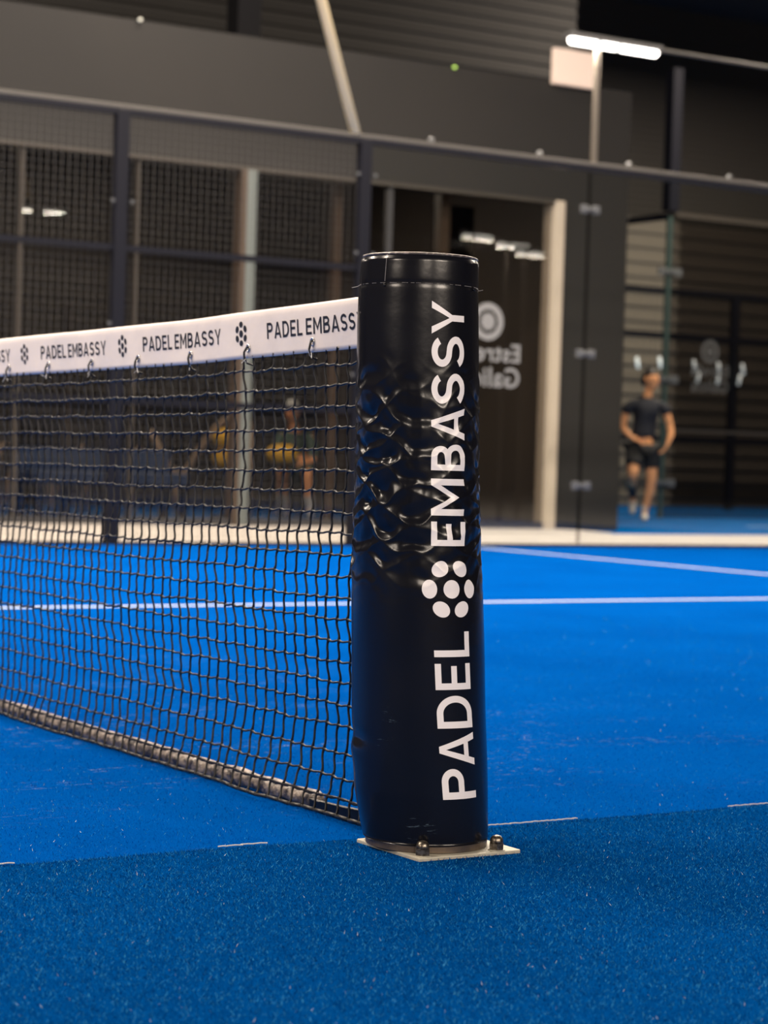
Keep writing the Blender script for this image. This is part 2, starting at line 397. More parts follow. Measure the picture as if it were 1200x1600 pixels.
# walkway between the courts, second court
ww = empty('walkway', (8, 11, 0)); tag(ww, kind='structure', label='pale concrete walkway behind the mesh fence')
MB().box(-9.9, 25, 10.015, 12.10, -0.006, 0.012).build('slab', M['concrete'], ww, bevel=.004)
MB().box(-9.9, 9.95, 12.11, 13.0, -0.006, 0.022).build('slab', M['concrete'], ww, bevel=.004)
MB().box(-9.9, 10.38, 13.02, 18, -0.006, 0.004).build('floor_inner', M['turf_next'], kind='structure', label='inner floor coloured blue for the turf reflected in the glazed front')  # blue floor stands in for the court turf mirrored in the panes
t2 = MB().box(9.96, 24.9, 12.13, 22.9, -0.006, 0.006).build('second_turf', M['turf_next'], kind='structure', label='blue turf of the second court')
MB().box(13.6, 24, 14.4, 14.45, .006, .008).build('court_line', M['line'], t2)

# ---------------------------------------------------------------- facade (plane Y=12.85)
YF = 12.85
wf = empty('wall_front_house', (8, YF, 0)); wf.name = 'wall_far'; tag(wf, kind='structure', label='grey box-like building front with a long glazed opening')
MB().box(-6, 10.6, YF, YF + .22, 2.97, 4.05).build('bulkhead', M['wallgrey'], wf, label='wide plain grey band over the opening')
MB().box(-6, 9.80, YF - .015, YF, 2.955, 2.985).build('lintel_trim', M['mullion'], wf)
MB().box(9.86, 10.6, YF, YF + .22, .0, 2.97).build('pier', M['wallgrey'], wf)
MB().box(10.4, 10.6, YF + .22, 18.2, .0, 4.05).build('side_wall', M['wallbrown'], wf)
MB().box(-6, 10.6, YF + .22, 18.2, 4.0, 4.05).build('roof', M['walldark'], wf)
corrugated('inner_wall', (10.4, 18.1), (-6, 18.1), 0, 4.0, M['walldark'], parent=wf, pitch=.14)
MB().box(-6, 9.8, YF + .02, YF + .16, .02, .075).build('sill', M['dframe'], wf, label='dark bottom track of the glazing')
for x, wd, mm, y0 in ((1.6, .022, 'mullion', .02), (2.6, .022, 'mullion', .02), (3.6, .022, 'mullion', .02), (4.63, .022, 'mullion', .02), (5.63, .022, 'mullion', .02), (8.02, .05, 'dframe', .02)):
    MB().box(x - wd / 2, x + wd / 2, YF + y0, YF + y0 + .06, .07, 2.97).build('mullion', M[mm], wf)
MB().box(6.597, 6.692, YF - .02, YF + .14, .022, 2.96).build('pillar', M['pillar'], wf, bevel=.01, label='pale blue-grey steel pillar in the opening')
MB().box(6.552, 6.596, YF - .018, YF + .12, .022, 2.96).build('pillar_cladding', M['wood'], wf)
MB().box(7.57, 7.65, YF + .2, YF + .28, .0, 2.97).build('post', M['wood'], wf)
MB().box(8.66, 8.76, YF + .2, YF + .30, .0, 2.97).build('post', M['wood'], wf)
MB().box(6.05, 6.12, YF + 2.3, YF + 2.4, .0, 1.9).build('post', M['mullion'], wf)
MB().box(9.1, 9.5, YF + .9, YF + 1.0, .0, 2.97).build('dark_panel', M['beam'], wf)
fr = MB().box(9.755, 9.86, YF - .03, YF + .16, .01, 2.985).build('door_frame', M['whiteframe'], wf, bevel=.008, label='pale upright frame at the end of the glazing')
gx = [-.4, .6, 1.6, 2.6, 3.6, 4.63, 5.63, 6.515]
for a, b in zip(gx[:-1], gx[1:]):
    MB().box(a + .018, b - .018, YF + .04, YF + .05, .075, 2.97).build('pane', M['facadeglass'], wf)
for a, b in ((6.70, 8.0), (8.04, 9.755)):
    MB().box(a, b, YF + .04, YF + .05, .075, 2.97).build('pane', M['facadeglass'], wf)
MB().box(6.74, 6.96, YF + .5, YF + .7, 4.05, 7.6).build('trim_1', M['beam'], kind='structure', label='black steel column rising above the grey building')
corrugated('wall_upper', (12.6, 16.4), (-6, 16.4), 4.05, 7.6, mat('charcoal cladding', (0.016, 0.0145, 0.013), 0.7), pitch=.14, kind='structure', label='dark ribbed cladding above the grey building')
sg = MB().box(9.66, 10.12, YF - .06, YF - .005, 4.02, 4.34).build('pale_panel', M['panel'], bevel=.006); tag(sg, 'blank pale square panel on the top edge of the grey building', 'panel')
for k, (x, z, c) in enumerate(((8.61, 4.03, (.5, .8, .15)), (5.58, 4.04, (.8, .8, .7)))):
    o = MB().lathe([(.002, -.012), (.014, -.008), (.018, 0), (.014, .008), (.002, .012)], (x, YF - .02, z + .01), 12).build('indicator_light', mat('indicator %d' % k, c, .4, emit=c, estr=(.9, .5)[k]), smooth=True)
    tag(o, ('small green indicator light on the grey building top edge', 'small white indicator light on the grey building top edge, far from the lamp')[k], 'light')

# ---------------------------------------------------------------- fence at Y=10
YB, ZT = 10.03, 2.87
f1 = empty('court_fence', (6, YB, 0), 'dark steel and glass fence along the far side of the blue court', 'fence')
for x in (0, 2, 4.13, 6.0):
    MB().box(x - .045, x + .045, YB - .035, YB + .035, 0, ZT - .02).build('post', M['navy'], f1, bevel=.006)
MB().box(9.98, 10.06, YB - .04, YB + .04, 0, ZT).build('post', M['navy'], f1, bevel=.006)
MB().box(-1, 12.2, YB - .028, YB + .028, ZT - .055, ZT - .016).build('top_rail', M['navy'], f1)
MB().box(-1, 12.2, YB - .030, YB + .030, ZT - .016, ZT + .012).build('rail_cap', M['railtop'], f1, bevel=.004, label='pale metal cap')
for z in (1.95, .95):
    for a, b in ((0, 2), (2, 4.13), (4.13, 6.0)):
        MB().box(a + .045, b - .045, YB - .02, YB + .02, z - .02, z + .02).build('mid_rail', M['navy'], f1)
MB().box(-1, 12.2, YB - .03, YB + .012, 0.0, .022).build('bottom_rail', M['navy'], f1)
for a, b in ((0, 2), (2, 4.13), (4.13, 6.0)):
    wm = MB()
    n = int((b - a) / .05)
    for i in range(1, n):
        x = a + (b - a) * i / n; wm.box(x - .0014, x + .0014, YB + .022, YB + .025, .02, ZT - .05)
    for i in range(1, 56):
        z = .02 + i * .05; wm.box(a, b, YB + .025, YB + .027, z - .0009, z + .0009)
    wm.build('wire_mesh', M['wire'], f1, kind='stuff')
for a, b in ((6.05, 7.97), (8.0, 9.97)):
    MB().box(a, b, YB - .006, YB + .006, .03, ZT - .06).build('glass_pane', M['glass'], f1)
MB().box(7.972, 7.998, YB - .004, YB + .004, .03, ZT - .06).build('pane_joint', M['smoke'], f1)
for z in (2.53, 1.45, .46):
    h = MB(); h.box(7.90, 7.965, YB - .03, YB - .006, z - .03, z + .03).box(8.005, 8.07, YB - .03, YB - .006, z - .03, z + .03).box(7.93, 8.04, YB - .036, YB - .028, z - .012, z + .012)
    h.build('glass_clip', M['clip'], f1, bevel=.004)
for x in (6.55, 7.51, 8.35, 9.35):
    MB().lathe([(.004, 0), (.02, .004), (.024, .02), (.018, .036), (.004, .042)], (x, YB, ZT + .01), 14).build('cap_bolt', M['clip'], f1, smooth=True)
for x, z in ((4.06, 2.25), (4.20, 2.25), (5.93, 2.05), (6.07, 2.05), (4.06, 1.45), (5.93, 1.2), (5.93, 2.6), (6.07, 2.6)):
    MB().tube([(x, YB - .034, z), (x, YB - .048, z)], .012, 10).build('post_bolt', M['clip'], f1)

o = MB().tube([(5.92, YB, ZT + .01), (4.26, YB - .02, 7.6)], .036, 16).build('brace_pole', M['polewhite'], smooth=True)
tag(o, 'slanting white pole rising from the fence rail', 'pole')

# lamp on its pole at X=8
def lamp(name, x0, x1, y, z, watts, label, group, pole_from=None, gaps=(.33, .55), tilt=0.0, cat='lamp'):
    t = empty(name, ((x0 + x1) / 2, y, pole_from if pole_from is not None else z), label, cat, group)
    L = x1 - x0
    MB().box(x0 - .01, x1 + .01, y - .05, y + .05, z + .015, z + .055).build('housing', M['lampbody'], t, bevel=.006)
    cuts = [0] + list(gaps) + [1]
    for a, b in zip(cuts[:-1], cuts[1:]):
        MB().tube([(x0 + a * L + .012, y, z), (x0 + a * L + .03, y, z), (x0 + b * L - .03, y, z), (x0 + b * L - .012, y, z)], [.02, .034, .034, .02], 12).build('diffuser', M['led'], t, smooth=True)
    if pole_from is not None:
        px = x0 + L * .32
        MB().box(px - .019, px + .019, y - .019, y + .019, pole_from, z + .015).build('pole', M['polewood'], t, bevel=.004)
    l = bpy.data.lights.new(name + '_light', 'AREA'); l.shape = 'RECTANGLE'; l.size = L; l.size_y = .08; l.energy = watts; l.color = WARM
    lo = bpy.data.objects.new('lamp_light', l); C.objects.link(lo); lo.location = (0, 0, z - .035 - t.location.z); lo.parent = t
    return t
M['polewood'] = mat('lamp pole', (0.09, 0.078, 0.064), 0.45)
fl = lamp('court_lamp', 7.74, 8.60, YB, 3.77, 40, 'linear court lamp lit on a pole above the fence', None, ZT + .012)
MB().tube([(8.62, YB, 3.80), (11.5, YB, 3.80)], .014, 8).build('conduit', M['railtop'], fl)

LG = 'linear lamps over the near side of the hall'
lamp('court_lamp', 9.60, 10.25, .95, 3.85, 40, 'linear lamp on the near side, mirrored in the glazing at left', None, -.005)
for x0, x1, y, z, wt, nm in ((10.62, 11.0, 10.2, 2.93, 9, 'first'), (10.96, 11.37, 10.34, 2.86, 18, 'middle'), (11.11, 11.46, 10.48, 2.78, 9, 'last')):  # placed from image pixels: camera rays to the reflected strips, mirrored in the facade
    lamp('walkway_lamp', x0, x1, y, z, wt, 'short linear lamp over the walkway, %s of three mirrored in the glazing' % nm, None, .012)
lamp('court_lamp', -2.45, -1.55, YB, 3.77, 200, 'linear court lamp on the far fence beyond the left frame edge', None, ZT + .012)
lamp('court_lamp', .9, 1.8, YB, 3.77, 120, 'linear court lamp on the far fence, nearer to the net line', None, ZT + .012)

HALL_WHERE = ['over the left end of the court, near row', 'over the net, near row', 'over the court right of the net, near row', 'over the right end of the court, near row',
              'over the left part of the court, far row', 'over the court right of the net, far row', 'over the right end of the court, far row', 'past the court end',
              'over the player', 'over the far fence', 'over the walkway', 'inside the grey building, short, added to brighten the interior']
def hall_lamp(x, y, z, L, wts):
    t = empty('ceiling_lamp', (x, y, z), 'white linear lamp hung ' + HALL_WHERE.pop(0), 'lamp', 'ceiling lamps of the hall')
    MB().box(x - L / 2 - .02, x + L / 2 + .02, y - .13, y + .13, z + .02, z + .08).build('housing', M['lampbody'], t)
    for s in (-1, 1):
        MB().tube([(x + s * L * .4, y, z + .08), (x + s * L * .4, y, 7.6 if z > 5 else 4.0)], .008, 6).build('hanger', M['lampbody'], t)
    l = bpy.data.lights.new('ceiling_light', 'AREA'); l.shape = 'RECTANGLE'; l.size = L; l.size_y = .22; l.energy = wts; l.color = WARM
    lo = bpy.data.objects.new('ceiling_light', l); C.objects.link(lo); lo.parent = t; lo.location = (0, 0, -.02)
for a in HALL_LAMPS: hall_lamp(*a)
for k, (x, y, z, wt) in enumerate(ADDED_FLOODS):
    t = empty('added_flood', (x, y, z), ('added wide flood lamp behind the viewpoint, brightening the post from the left', 'added wide flood lamp behind the viewpoint, brightening the post from the right', 'added wide flood lamp at the court end, brightening the net tape')[k], 'lamp', 'added flood lamps of the near side')
    d = (Vector((0, 0, .7)) - Vector((x, y, z))).normalized(); q = d.to_track_quat('-Z', 'Y'); m3 = q.to_matrix()
    hb_ = MB(); hb_.obox(Vector((x, y, z)) - d * .05, m3.col[0] * 1.3, m3.col[1] * .5, d * .03); hb_.build('housing', M['lampbody'], t)
    MB().tube([Vector((x, y, -.006)), Vector((x, y, z)) - d * .1], .03, 8).build('pole', M['lampbody'], t)
    l = bpy.data.lights.new('flood_light', 'AREA'); l.shape = 'RECTANGLE'; l.size = 2.5; l.size_y = .9; l.energy = wt; l.color = WARM
    lo = bpy.data.objects.new('flood_light', l); C.objects.link(lo); lo.parent = t; lo.rotation_euler = q.to_euler()

# ---------------------------------------------------------------- second court glass corner (14.2,16.6)
f2 = empty('second_court_fence', (14.2, 16.6, 0), 'glass corner of the second court behind the player', 'fence')
ZC = 3.5
MB().box(14.2, 22, 16.58, 16.62, ZC, ZC + .06).build('top_rail', M['mullion'], f2)
MB().box(14.18, 14.24, 16.6, 21.5, ZC - .03, ZC + .04).build('top_rail', M['navy'], f2)
MB().box(14.13, 14.27, 16.53, 16.67, ZC + .06, 5.2).build('post', M['navy'], f2)
MB().box(14.22, 18.2, 16.594, 16.606, .02, ZC).build('glass_pane', M['smoke'], f2)
MB().box(18.22, 22, 16.594, 16.606, .02, ZC).build('glass_pane', M['smoke'], f2)
MB().box(14.194, 14.206, 16.62, 21.4, .02, ZC - .03).build('glass_pane', M['glass'], f2)
MB().box(14.17, 14.22, 16.575, 16.625, .01, ZC).build('corner_edge', M['edge'], f2)
for z in (2.86, 1.62, .42):
    h = MB(); h.box(14.04, 14.17, 16.57, 16.60, z - .045, z + .045).box(14.24, 14.38, 16.565, 16.59, z - .045, z + .045).box(14.10, 14.3, 16.55, 16.572, z - .02, z + .02)
    h.build('glass_clip', M['clip'], f2, bevel=.005)
MB().box(14.15, 14.25, 16.54, 16.57, 4.0, 4.16).build('glass_clip', M['clip'], f2, bevel=.005)
MB().box(14.25, 22, 16.56, 16.58, 1.02, 1.05).build('mid_strip', M['mullion'], f2)

f3 = empty('far_fence', (18, 20.6, 0), 'dark mesh fence far behind the second court', 'fence')
for x in (16.2, 18.75, 21.3):
    MB().box(x - .07, x + .07, 20.57, 20.63, 0, 3.05).build('post', M['navy'], f3)
for z in (3.05, 2.43, 1.0):
    MB().box(14.5, 24, 20.575, 20.625, z - .04, z + .04).build('rail', M['navy'], f3)
wm = MB()
for i in range(90):
    x = 14.5 + i * .1; wm.box(x - .003, x + .003, 20.63, 20.636, 0.02, 3.05)
wm.build('wire_mesh', M['beam'], f3, kind='stuff')
corrugated('trim_2', (19.35, 22.6), (15.0, 22.6), 0, 4.3, M['palewall'], pitch=.22, depth=.04, kind='structure', label='beige ribbed wall section beside the grey building')
corrugated('trim_3', (24.9, 22.7), (19.35, 22.7), 0, 4.3, M['wallbrown'], pitch=.22, depth=.04, kind='structure', label='brown ribbed wall section behind the second court')

# lamp reflections in the glass, modelled as small glowing slanted tubes
for k, (x, z, s) in enumerate([(16.95, 2.02, 1), (17.35, 2.04, 1), (17.97, 2.03, 1), (18.42, 2.02, 1), (18.87, 2.02, 1), (18.05, 1.87, -1), (18.42, 1.87, -1), (18.81, 1.87, -1)]):
    t = empty('reflection_tube', (x, 20.52, z)); tag(t, 'small slanted lamp reflection built as a glowing tube, %s from the grey building in the %s row' % (('first', 'second', 'third', 'fourth', 'fifth', 'first', 'second', 'third')[k], ('upper', 'lower')[s < 0]), 'lamp', ('upper row of lamp reflections built as slanted tubes', 'lower row of lamp reflections built as slanted tubes')[s < 0])
    MB().tube([(x - .018 * s, 20.52, z + .075), (x + .018 * s, 20.52, z - .075)], .022, 8).build('tube', M['led_reflection'], t, smooth=True)
    MB().tube([(x, 20.53, z), (x, 20.58, z)], .01, 6).build('bracket', M['navy'], t)

# ---------------------------------------------------------------- lettering on glass (mirrored; the faint copy is a painted reflection)
def glass_sign(name, cx, y, cz, s, m, label, cat):
    t = empty(name, (cx, y, cz), label, cat)
    mb = MB(); n = 40
    for (ra, rb) in ((.088, .137),):
        for k in range(n):
            a, b = 2 * PI * k / n, 2 * PI * (k + 1) / n
            q = [(cx + s * r * math.cos(g), y, cz + s * r * math.sin(g)) for r, g in ((ra, a), (rb, a), (rb, b), (ra, b))]
            mb.quad(*q)
    mb.build('ring', m, t)
    st = MB(); pts = []
    for k in range(16):
        r = (.072, .056)[k % 2]; g = 2 * PI * k / 16 + .2
        pts.append((cx + s * r * math.cos(g), y, cz + s * r * math.sin(g)))
    st.v = pts; st.f = [tuple(range(16))]; st.mi = [0]
    st.build('star', m, t)
    for word, dz, sz in (('Estrella', -.285, .185), ('Galicia', -.47, .20)):
        cu = bpy.data.curves.new('lettering', 'FONT'); cu.body = word; cu.size = sz * s; cu.align_x = 'RIGHT'; cu.offset = .0035 * s; cu.extrude = .0004
        cu.space_character = 1.06
        to = bpy.data.objects.new('lettering_source', cu)
        C.objects.link(to)
        bpy.context.view_layer.update()
        me = bpy.data.meshes.new_from_object(to.evaluated_get(bpy.context.evaluated_depsgraph_get()))
        C.objects.unlink(to)
        o = bpy.data.objects.new('lettering', me); C.objects.link(o); me.materials.clear(); me.materials.append(m)
        # text runs along +X of its plane; mirrored so it reads right from the other side
        W = max(v.co.x for v in me.vertices) - min(v.co.x for v in me.vertices); xr = min(v.co.x for v in me.vertices)
        for v in me.vertices:
            x, yy, zz = v.co; fx = (x - xr)
            v.co = (.295 * s - fx, zz, dz * s + yy)
        me.update(); o.parent = t
    return t
glass_sign('glass_lettering', 7.09, YB - .012, 1.64, 1.0, M['decal'], 'grey round emblem with mirrored beer lettering on the glass beside the post pad', 'sign')
glass_sign('glass_lettering', 14.83, 16.55, 1.97, 1.0, M['decal_reflected'], 'faint reflection of the emblem and lettering, laid as grey film on the second court glass', 'sign')

# ================================================================ POST PAD
PROF = [(-0.0061, 0.0074, -0.0047, 0.1024), (0.0078, 0.0048, -0.003, 0.104), (0.0238, 0.003, -0.0019, 0.1056), (0.0558, -0.0006, 0.0004, 0.1082), (0.0985, -0.0049, 0.0031, 0.1114), (0.1519, -0.0077, 0.0048, 0.1119), (0.2372, -0.0118, 0.0074, 0.1113), (0.3438, -0.0155, 0.0098, 0.1107), (0.429, -0.0187, 0.0118, 0.1095), (0.5034, -0.0221, 0.0139, 0.1068), (0.6096, -0.0245, 0.0155, 0.1041), (0.7157, -0.0264, 0.0167, 0.1024), (0.8111, -0.0285, 0.018, 0.1013), (0.8745, -0.0298, 0.0188, 0.1007), (0.9306, -0.0304, 0.0192, 0.0991), (0.9486, -0.03, 0.019, 0.0985), (0.9697, -0.0297, 0.0188, 0.0974), (0.9824, -0.0291, 0.0184, 0.0964)]
PZ = [p[0] for p in PROF]
def prof(z): return np.interp(z, PZ, [p[1] for p in PROF]), np.interp(z, PZ, [p[2] for p in PROF]), np.interp(z, PZ, [p[3] for p in PROF])
cv = Vector((-.5537, -.8327, 0)); rr = Vector((.8327, -.5537, 0))
def smooth(a, b, x): t = min(1, max(0, (x - a) / (b - a))); return t * t * (3 - 2 * t)
ZTOP = .978
def crease(th, z):
    """buckled vinyl: crossing helical ridges with dished diamonds between"""
    A = smooth(.40, .50, z) * (1 - smooth(.70, .83, z))
    if A > 0:
        wx = noise.noise(Vector((th * 1.7, z * 9, 2.2))); wz = noise.noise(Vector((th * 1.9 + 5, z * 11, 8.1)))
        fine = 1.0 + .25 * math.sin(th * 2 + 1)
        w2 = noise.noise(Vector((th * 3.3 + 9, z * 19, 6.6)))
        a = 3.3 * th + 58 * z + 1.5 * wx + .9 * wz + .35 * w2; b = -3.3 * th + 58 * z - 1.3 * wz + .9 * wx + .35 * w2
        a += .40 * (1 - math.cos(2 * a)); b += .40 * (1 - math.cos(2 * b))
        s = abs(math.sin(a) * math.sin(b))
        loc = .40 + .60 * smooth(-.30, .30, noise.noise(Vector((th * 1.1 + 3, z * 5, 4.4))))
        left = 1.0 + .35 * smooth(.2, 1.2, abs(th)) - .30 * smooth(-.3, .5, th) * (1 - smooth(.9, 1.3, th)) * smooth(.45, .7, z)
        d = -.0078 * A * loc * left * fine * (s ** .9 - .25)
        d += .0016 * A * noise.noise(Vector((th * 6, z * 40, 1)))
    else: d = 0
    d += .0012 * noise.noise(Vector((math.cos(th) * 2.2, math.sin(th) * 2.2, z * 6)))
    # dent low on the net side
    e = math.exp(-((th + 1.25) / .35) ** 2 - ((z - .185) / .012) ** 2); d -= .006 * e
    e = math.exp(-((th + 1.45) / .4) ** 2 - ((z - .165) / .02) ** 2); d += .003 * e
    return d
def pad_pt(th, z, off=0.0):
    x, y, R = prof(z)
    R = R + crease(th, z) + off
    if z < .045: R -= (.045 - z) ** 2 * 1.6
    v = cv * (R * math.cos(th)) + rr * (R * math.sin(th))
    return (x + v.x, y + v.y, z)

post = empty('net_post', (0, 0, .006), 'padded net post wrapped in glossy black vinyl with white lettering', 'net post')
def pad():
    zs = list(np.arange(.018, .40, .006)) + list(np.arange(.40, .84, .0022)) + list(np.arange(.84, ZTOP - .0095, .004))
    n = 420; mb = MB(); rows = []
    for z in zs:
        # stitched seam groove
        g = -.0009 * math.exp(-((z - .928) / .003) ** 2)
        rows.append([pad_pt(2 * PI * k / n - PI, z, g) for k in range(n)])
    for k, (dr, dz) in enumerate(((-.0003, -.0095), (-.0012, -.0065), (-.003, -.0038), (-.006, -.0016), (-.010, -.0004), (-.016, 0))):
        rows.append([pad_pt(2 * PI * i / n - PI, ZTOP + dz, dr) for i in range(n)])
    for i, rw in enumerate(rows): mb.v += rw
    for i in range(len(rows) - 1):
        for k in range(n):
            mb.f.append((i * n + k, i * n + (k + 1) % n, (i + 1) * n + (k + 1) % n, (i + 1) * n + k)); mb.mi.append(0)
    for rw in (0, len(rows) - 1):
        mb.f.append(tuple(rw * n + k for k in range(n))); mb.mi.append(0)
    return mb.build('vinyl_sleeve', M['vinyl'], post, smooth=True)
sleeve = pad()
me = sleeve.data
# welt around the top rim, seam threads, stitches
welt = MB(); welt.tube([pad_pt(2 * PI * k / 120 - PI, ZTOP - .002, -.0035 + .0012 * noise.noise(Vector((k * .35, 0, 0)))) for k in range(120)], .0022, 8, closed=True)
welt.build('welt', mat('rimlit welt', (.10, .085, .075), .35, var=(120, (.35, .30, .27), .5, .68)), post, smooth=True)  # pale patches put the rim light from behind into the colour
st = MB(); th0 = -.575
for k in range(17):
    z = .931 + k * .0026
    a = Vector(pad_pt(th0, z, .0006)); b = Vector(pad_pt(th0 + .006, z + .0015, .0012)); st.tube([a, b], .0006, 5)
for k in range(150):
    t = -1.6 + k * .0215
    if noise.noise(Vector((k * .21, 3, 3))) > -.05: st.tube([pad_pt(t, .928, -.0008), pad_pt(t + .012, .9282, -.0006)], .00045, 4)
st.tube([pad_pt(-1.28, .928, 0), pad_pt(-1.36, .925, .004), pad_pt(-1.40, .923, .012)], .0004, 4)
st.tube([pad_pt(1.30, .927, 0), pad_pt(1.38, .924, .003), pad_pt(1.45, .926, .008)], .0004, 4)
st.build('stitching', mat('thread', (.28, .26, .25), .6), post, kind='stuff')
pk = MB()
for t in (th0 + .0, 1.12):
    pk = MB(); c = Vector(pad_pt(t, .926, .0)); pk.tube([c, c + (cv * math.cos(t) + rr * math.sin(t)) * .003 - Vector((0, 0, .004))], [.003, .0006], 8)
    pk.build('pucker', M['vinyl'], post, smooth=True)
# hardware
MB().box(-.083, .118, -.116, .075, -.004, .006).build('base_plate', M['plate'], post, bevel=.002, label='pale metal base plate')
MB().lathe([(.098, 0), (.1015, .001), (.1015, .0125), (.099, .0135)], (.005, -.003, .006), 64).build('base_ring', M['ring'], post, smooth=False, label='dark bronze ring under the pad')
MB().lathe([(.03, 0), (.03, .96)], (0, 0, .008), 20).build('steel_tube', M['navy'], post)
for x, y in ((-.066, -.100), (.077, -.104)):
    b = MB().lathe([(.0125, 0), (.0125, .0115)], (x, y, .006), 6).build('nut', M['bolt'], post)
    MB().lathe([(.0108, 0), (.011, .004), (.0100, .0085), (.007, .012), (.002, .0138)], (x, y, .0172), 20).build('dome_cap', M['bolt'], b, smooth=True)
    MB().lathe([(.0145, 0), (.0145, .0012)], (x, y, .006), 20).build('washer', M['plate'], b)

# ---------------------------------------------------------------- letters as ribbons in cap-height units
W = .165
def seg(a, b, w=W, n=8): return ([a, b], w, n)
def arc(cx, cy, rx, ry, a0, a1, n=18): return [(cx + rx * math.cos(math.radians(a0 + (a1 - a0) * k / n)), cy + ry * math.sin(math.radians(a0 + (a1 - a0) * k / n))) for k in range(n + 1)]
h = W / 2
def ribbon(pts, w=W):
    """polyline -> list of quads with mitred joints"""
    P_ = [Vector((p[0], p[1])) for p in pts]; L = []; R_ = []
    for i, p in enumerate(P_):
        if i == 0: t = P_[1] - P_[0]; nrm = Vector((-t.y, t.x)).normalized(); k = 1
        elif i == len(P_) - 1: t = P_[-1] - P_[-2]; nrm = Vector((-t.y, t.x)).normalized(); k = 1
        else:
            t1 = (P_[i] - P_[i - 1]).normalized(); t2 = (P_[i + 1] - P_[i]).normalized()
            n1 = Vector((-t1.y, t1.x)); n2 = Vector((-t2.y, t2.x)); nrm = (n1 + n2).normalized(); k = 1 / max(.35, nrm.dot(n1))
        L.append(p + nrm * (w / 2) * k); R_.append(p - nrm * (w / 2) * k)
    return [(R_[i], R_[i + 1], L[i + 1], L[i]) for i in range(len(P_) - 1)]
def rect(x0, y0, x1, y1): return [(Vector((x0, y0)), Vector((x1, y0)), Vector((x1, y1)), Vector((x0, y1)))]
def poly4(*p): return [tuple(Vector(q) for q in p)]
def glyph(c):
    q = []
    if c == 'P':
        q += rect(0, 0, W, 1); q += ribbon([(W, 1 - h), (.40, 1 - h)] + arc(.40, .70 - 0, .225, .3 - h, 90, -90)[1:] + [(W, .40 + h)]); wd = .40 + .225 + h
    elif c == 'A':
        wd = .86; q += poly4((0, 0), (W * 1.08, 0), (wd / 2 + .0, .83), (wd / 2 - .085, 1)) + poly4((wd - W * 1.08, 0), (wd, 0), (wd / 2 + .085, 1), (wd / 2, .83)) + poly4((wd / 2 - .085, 1), (wd / 2, .83), (wd / 2 + .085, 1), (wd / 2, 1)) + poly4((.20, .20), (wd - .20, .20), (wd - .26, .34), (.26, .34))
    elif c == 'D':
        q += rect(0, 0, W, 1); q += ribbon([(W, 1 - h), (.36, 1 - h)] + arc(.36, .5, .44 - h, .5 - h, 90, -90, 24)[1:] + [(W, h)]); wd = .80
    elif c == 'E':
        q += rect(0, 0, W, 1) + rect(W, 1 - W * .95, .66, 1) + rect(W, .5 - h * .95, .60, .5 + h * .95) + rect(W, 0, .66, W * .95); wd = .66
    elif c == 'L':
        q += rect(0, 0, W, 1) + rect(W, 0, .62, W * .95); wd = .62
    elif c == 'M':
        wd = .93; q += rect(0, 0, W, 1) + rect(wd - W, 0, wd, 1) + poly4((W, 1), (W, .74), (wd / 2, .20), (wd / 2, .44)) + poly4((wd - W, 1), (wd / 2, .44), (wd / 2, .20), (wd - W, .74))
    elif c == 'B':
        q += rect(0, 0, W, 1); q += ribbon([(W, 1 - h), (.38, 1 - h)] + arc(.38, .755 - h / 2 + .02, .215, .245 - h + h / 2 - .02, 90, -90)[1:] + [(W, .515)])
        q += ribbon([(W, .515), (.42, .515)] + arc(.42, .515 / 2 + h / 2, .225, (.515 - h) / 2, 90, -90)[1:] + [(W, h)]); wd = .42 + .225 + h
    elif c == 'S':
        ry = (.5 - h) / 2; up = arc(.36, .5 + ry, .265, ry, 22, 252, 22); lo = arc(.36, .5 - ry, .28, ry, 72, -158, 22)
        q += ribbon(up + lo); wd = .72
    elif c == 'Y':
        wd = .84; q += rect(wd / 2 - h, 0, wd / 2 + h, .42) + poly4((wd / 2 - h, .42), (wd / 2, .50), (W * 1.1, 1), (0, 1)) + poly4((wd / 2, .50), (wd / 2 + h, .42), (wd, 1), (wd - W * 1.1, 1)) + poly4((wd / 2 - h, .42), (wd / 2 + h, .42), (wd / 2, .50), (wd / 2, .50))
    return q, wd
def disc(cx, cy, ra, rb, rot, n=24, rings=3):
    q = []
    for j in range(rings):
        for k in range(n):
            c = []
            for (rad, g) in ((j / rings, k), (j / rings, k + 1), ((j + 1) / rings, k + 1), ((j + 1) / rings, k)):
                a = 2 * PI * g / n; x, y = ra * rad * math.cos(a), rb * rad * math.sin(a)
                c.append(Vector((cx + x * math.cos(rot) - y * math.sin(rot), cy + x * math.sin(rot) + y * math.cos(rot))))
            q.append((c[0], c[3], c[2], c[1]))
    return q
def stamp(mb, quads, fn, step):
    """subdivide flat quads and lay them on a surface through fn(u, v)"""
    for (a, b, c, d) in quads:
        nu = max(1, int(math.ceil(max((b - a).length, (c - d).length) / step))); nv = max(1, int(math.ceil(max((d - a).length, (c - b).length) / step)))
        base = len(mb.v)
        for j in range(nv + 1):
            for i in range(nu + 1):
                s, t = i / nu, j / nv
                p = (a * (1 - s) + b * s) * (1 - t) + (d * (1 - s) + c * s) * t
                mb.v.append(fn(p.x, p.y))
        for j in range(nv):
            for i in range(nu):
                k = base + j * (nu + 1) + i; mb.f.append((k, k + 1, k + nu + 2, k + nu + 1)); mb.mi.append(0)

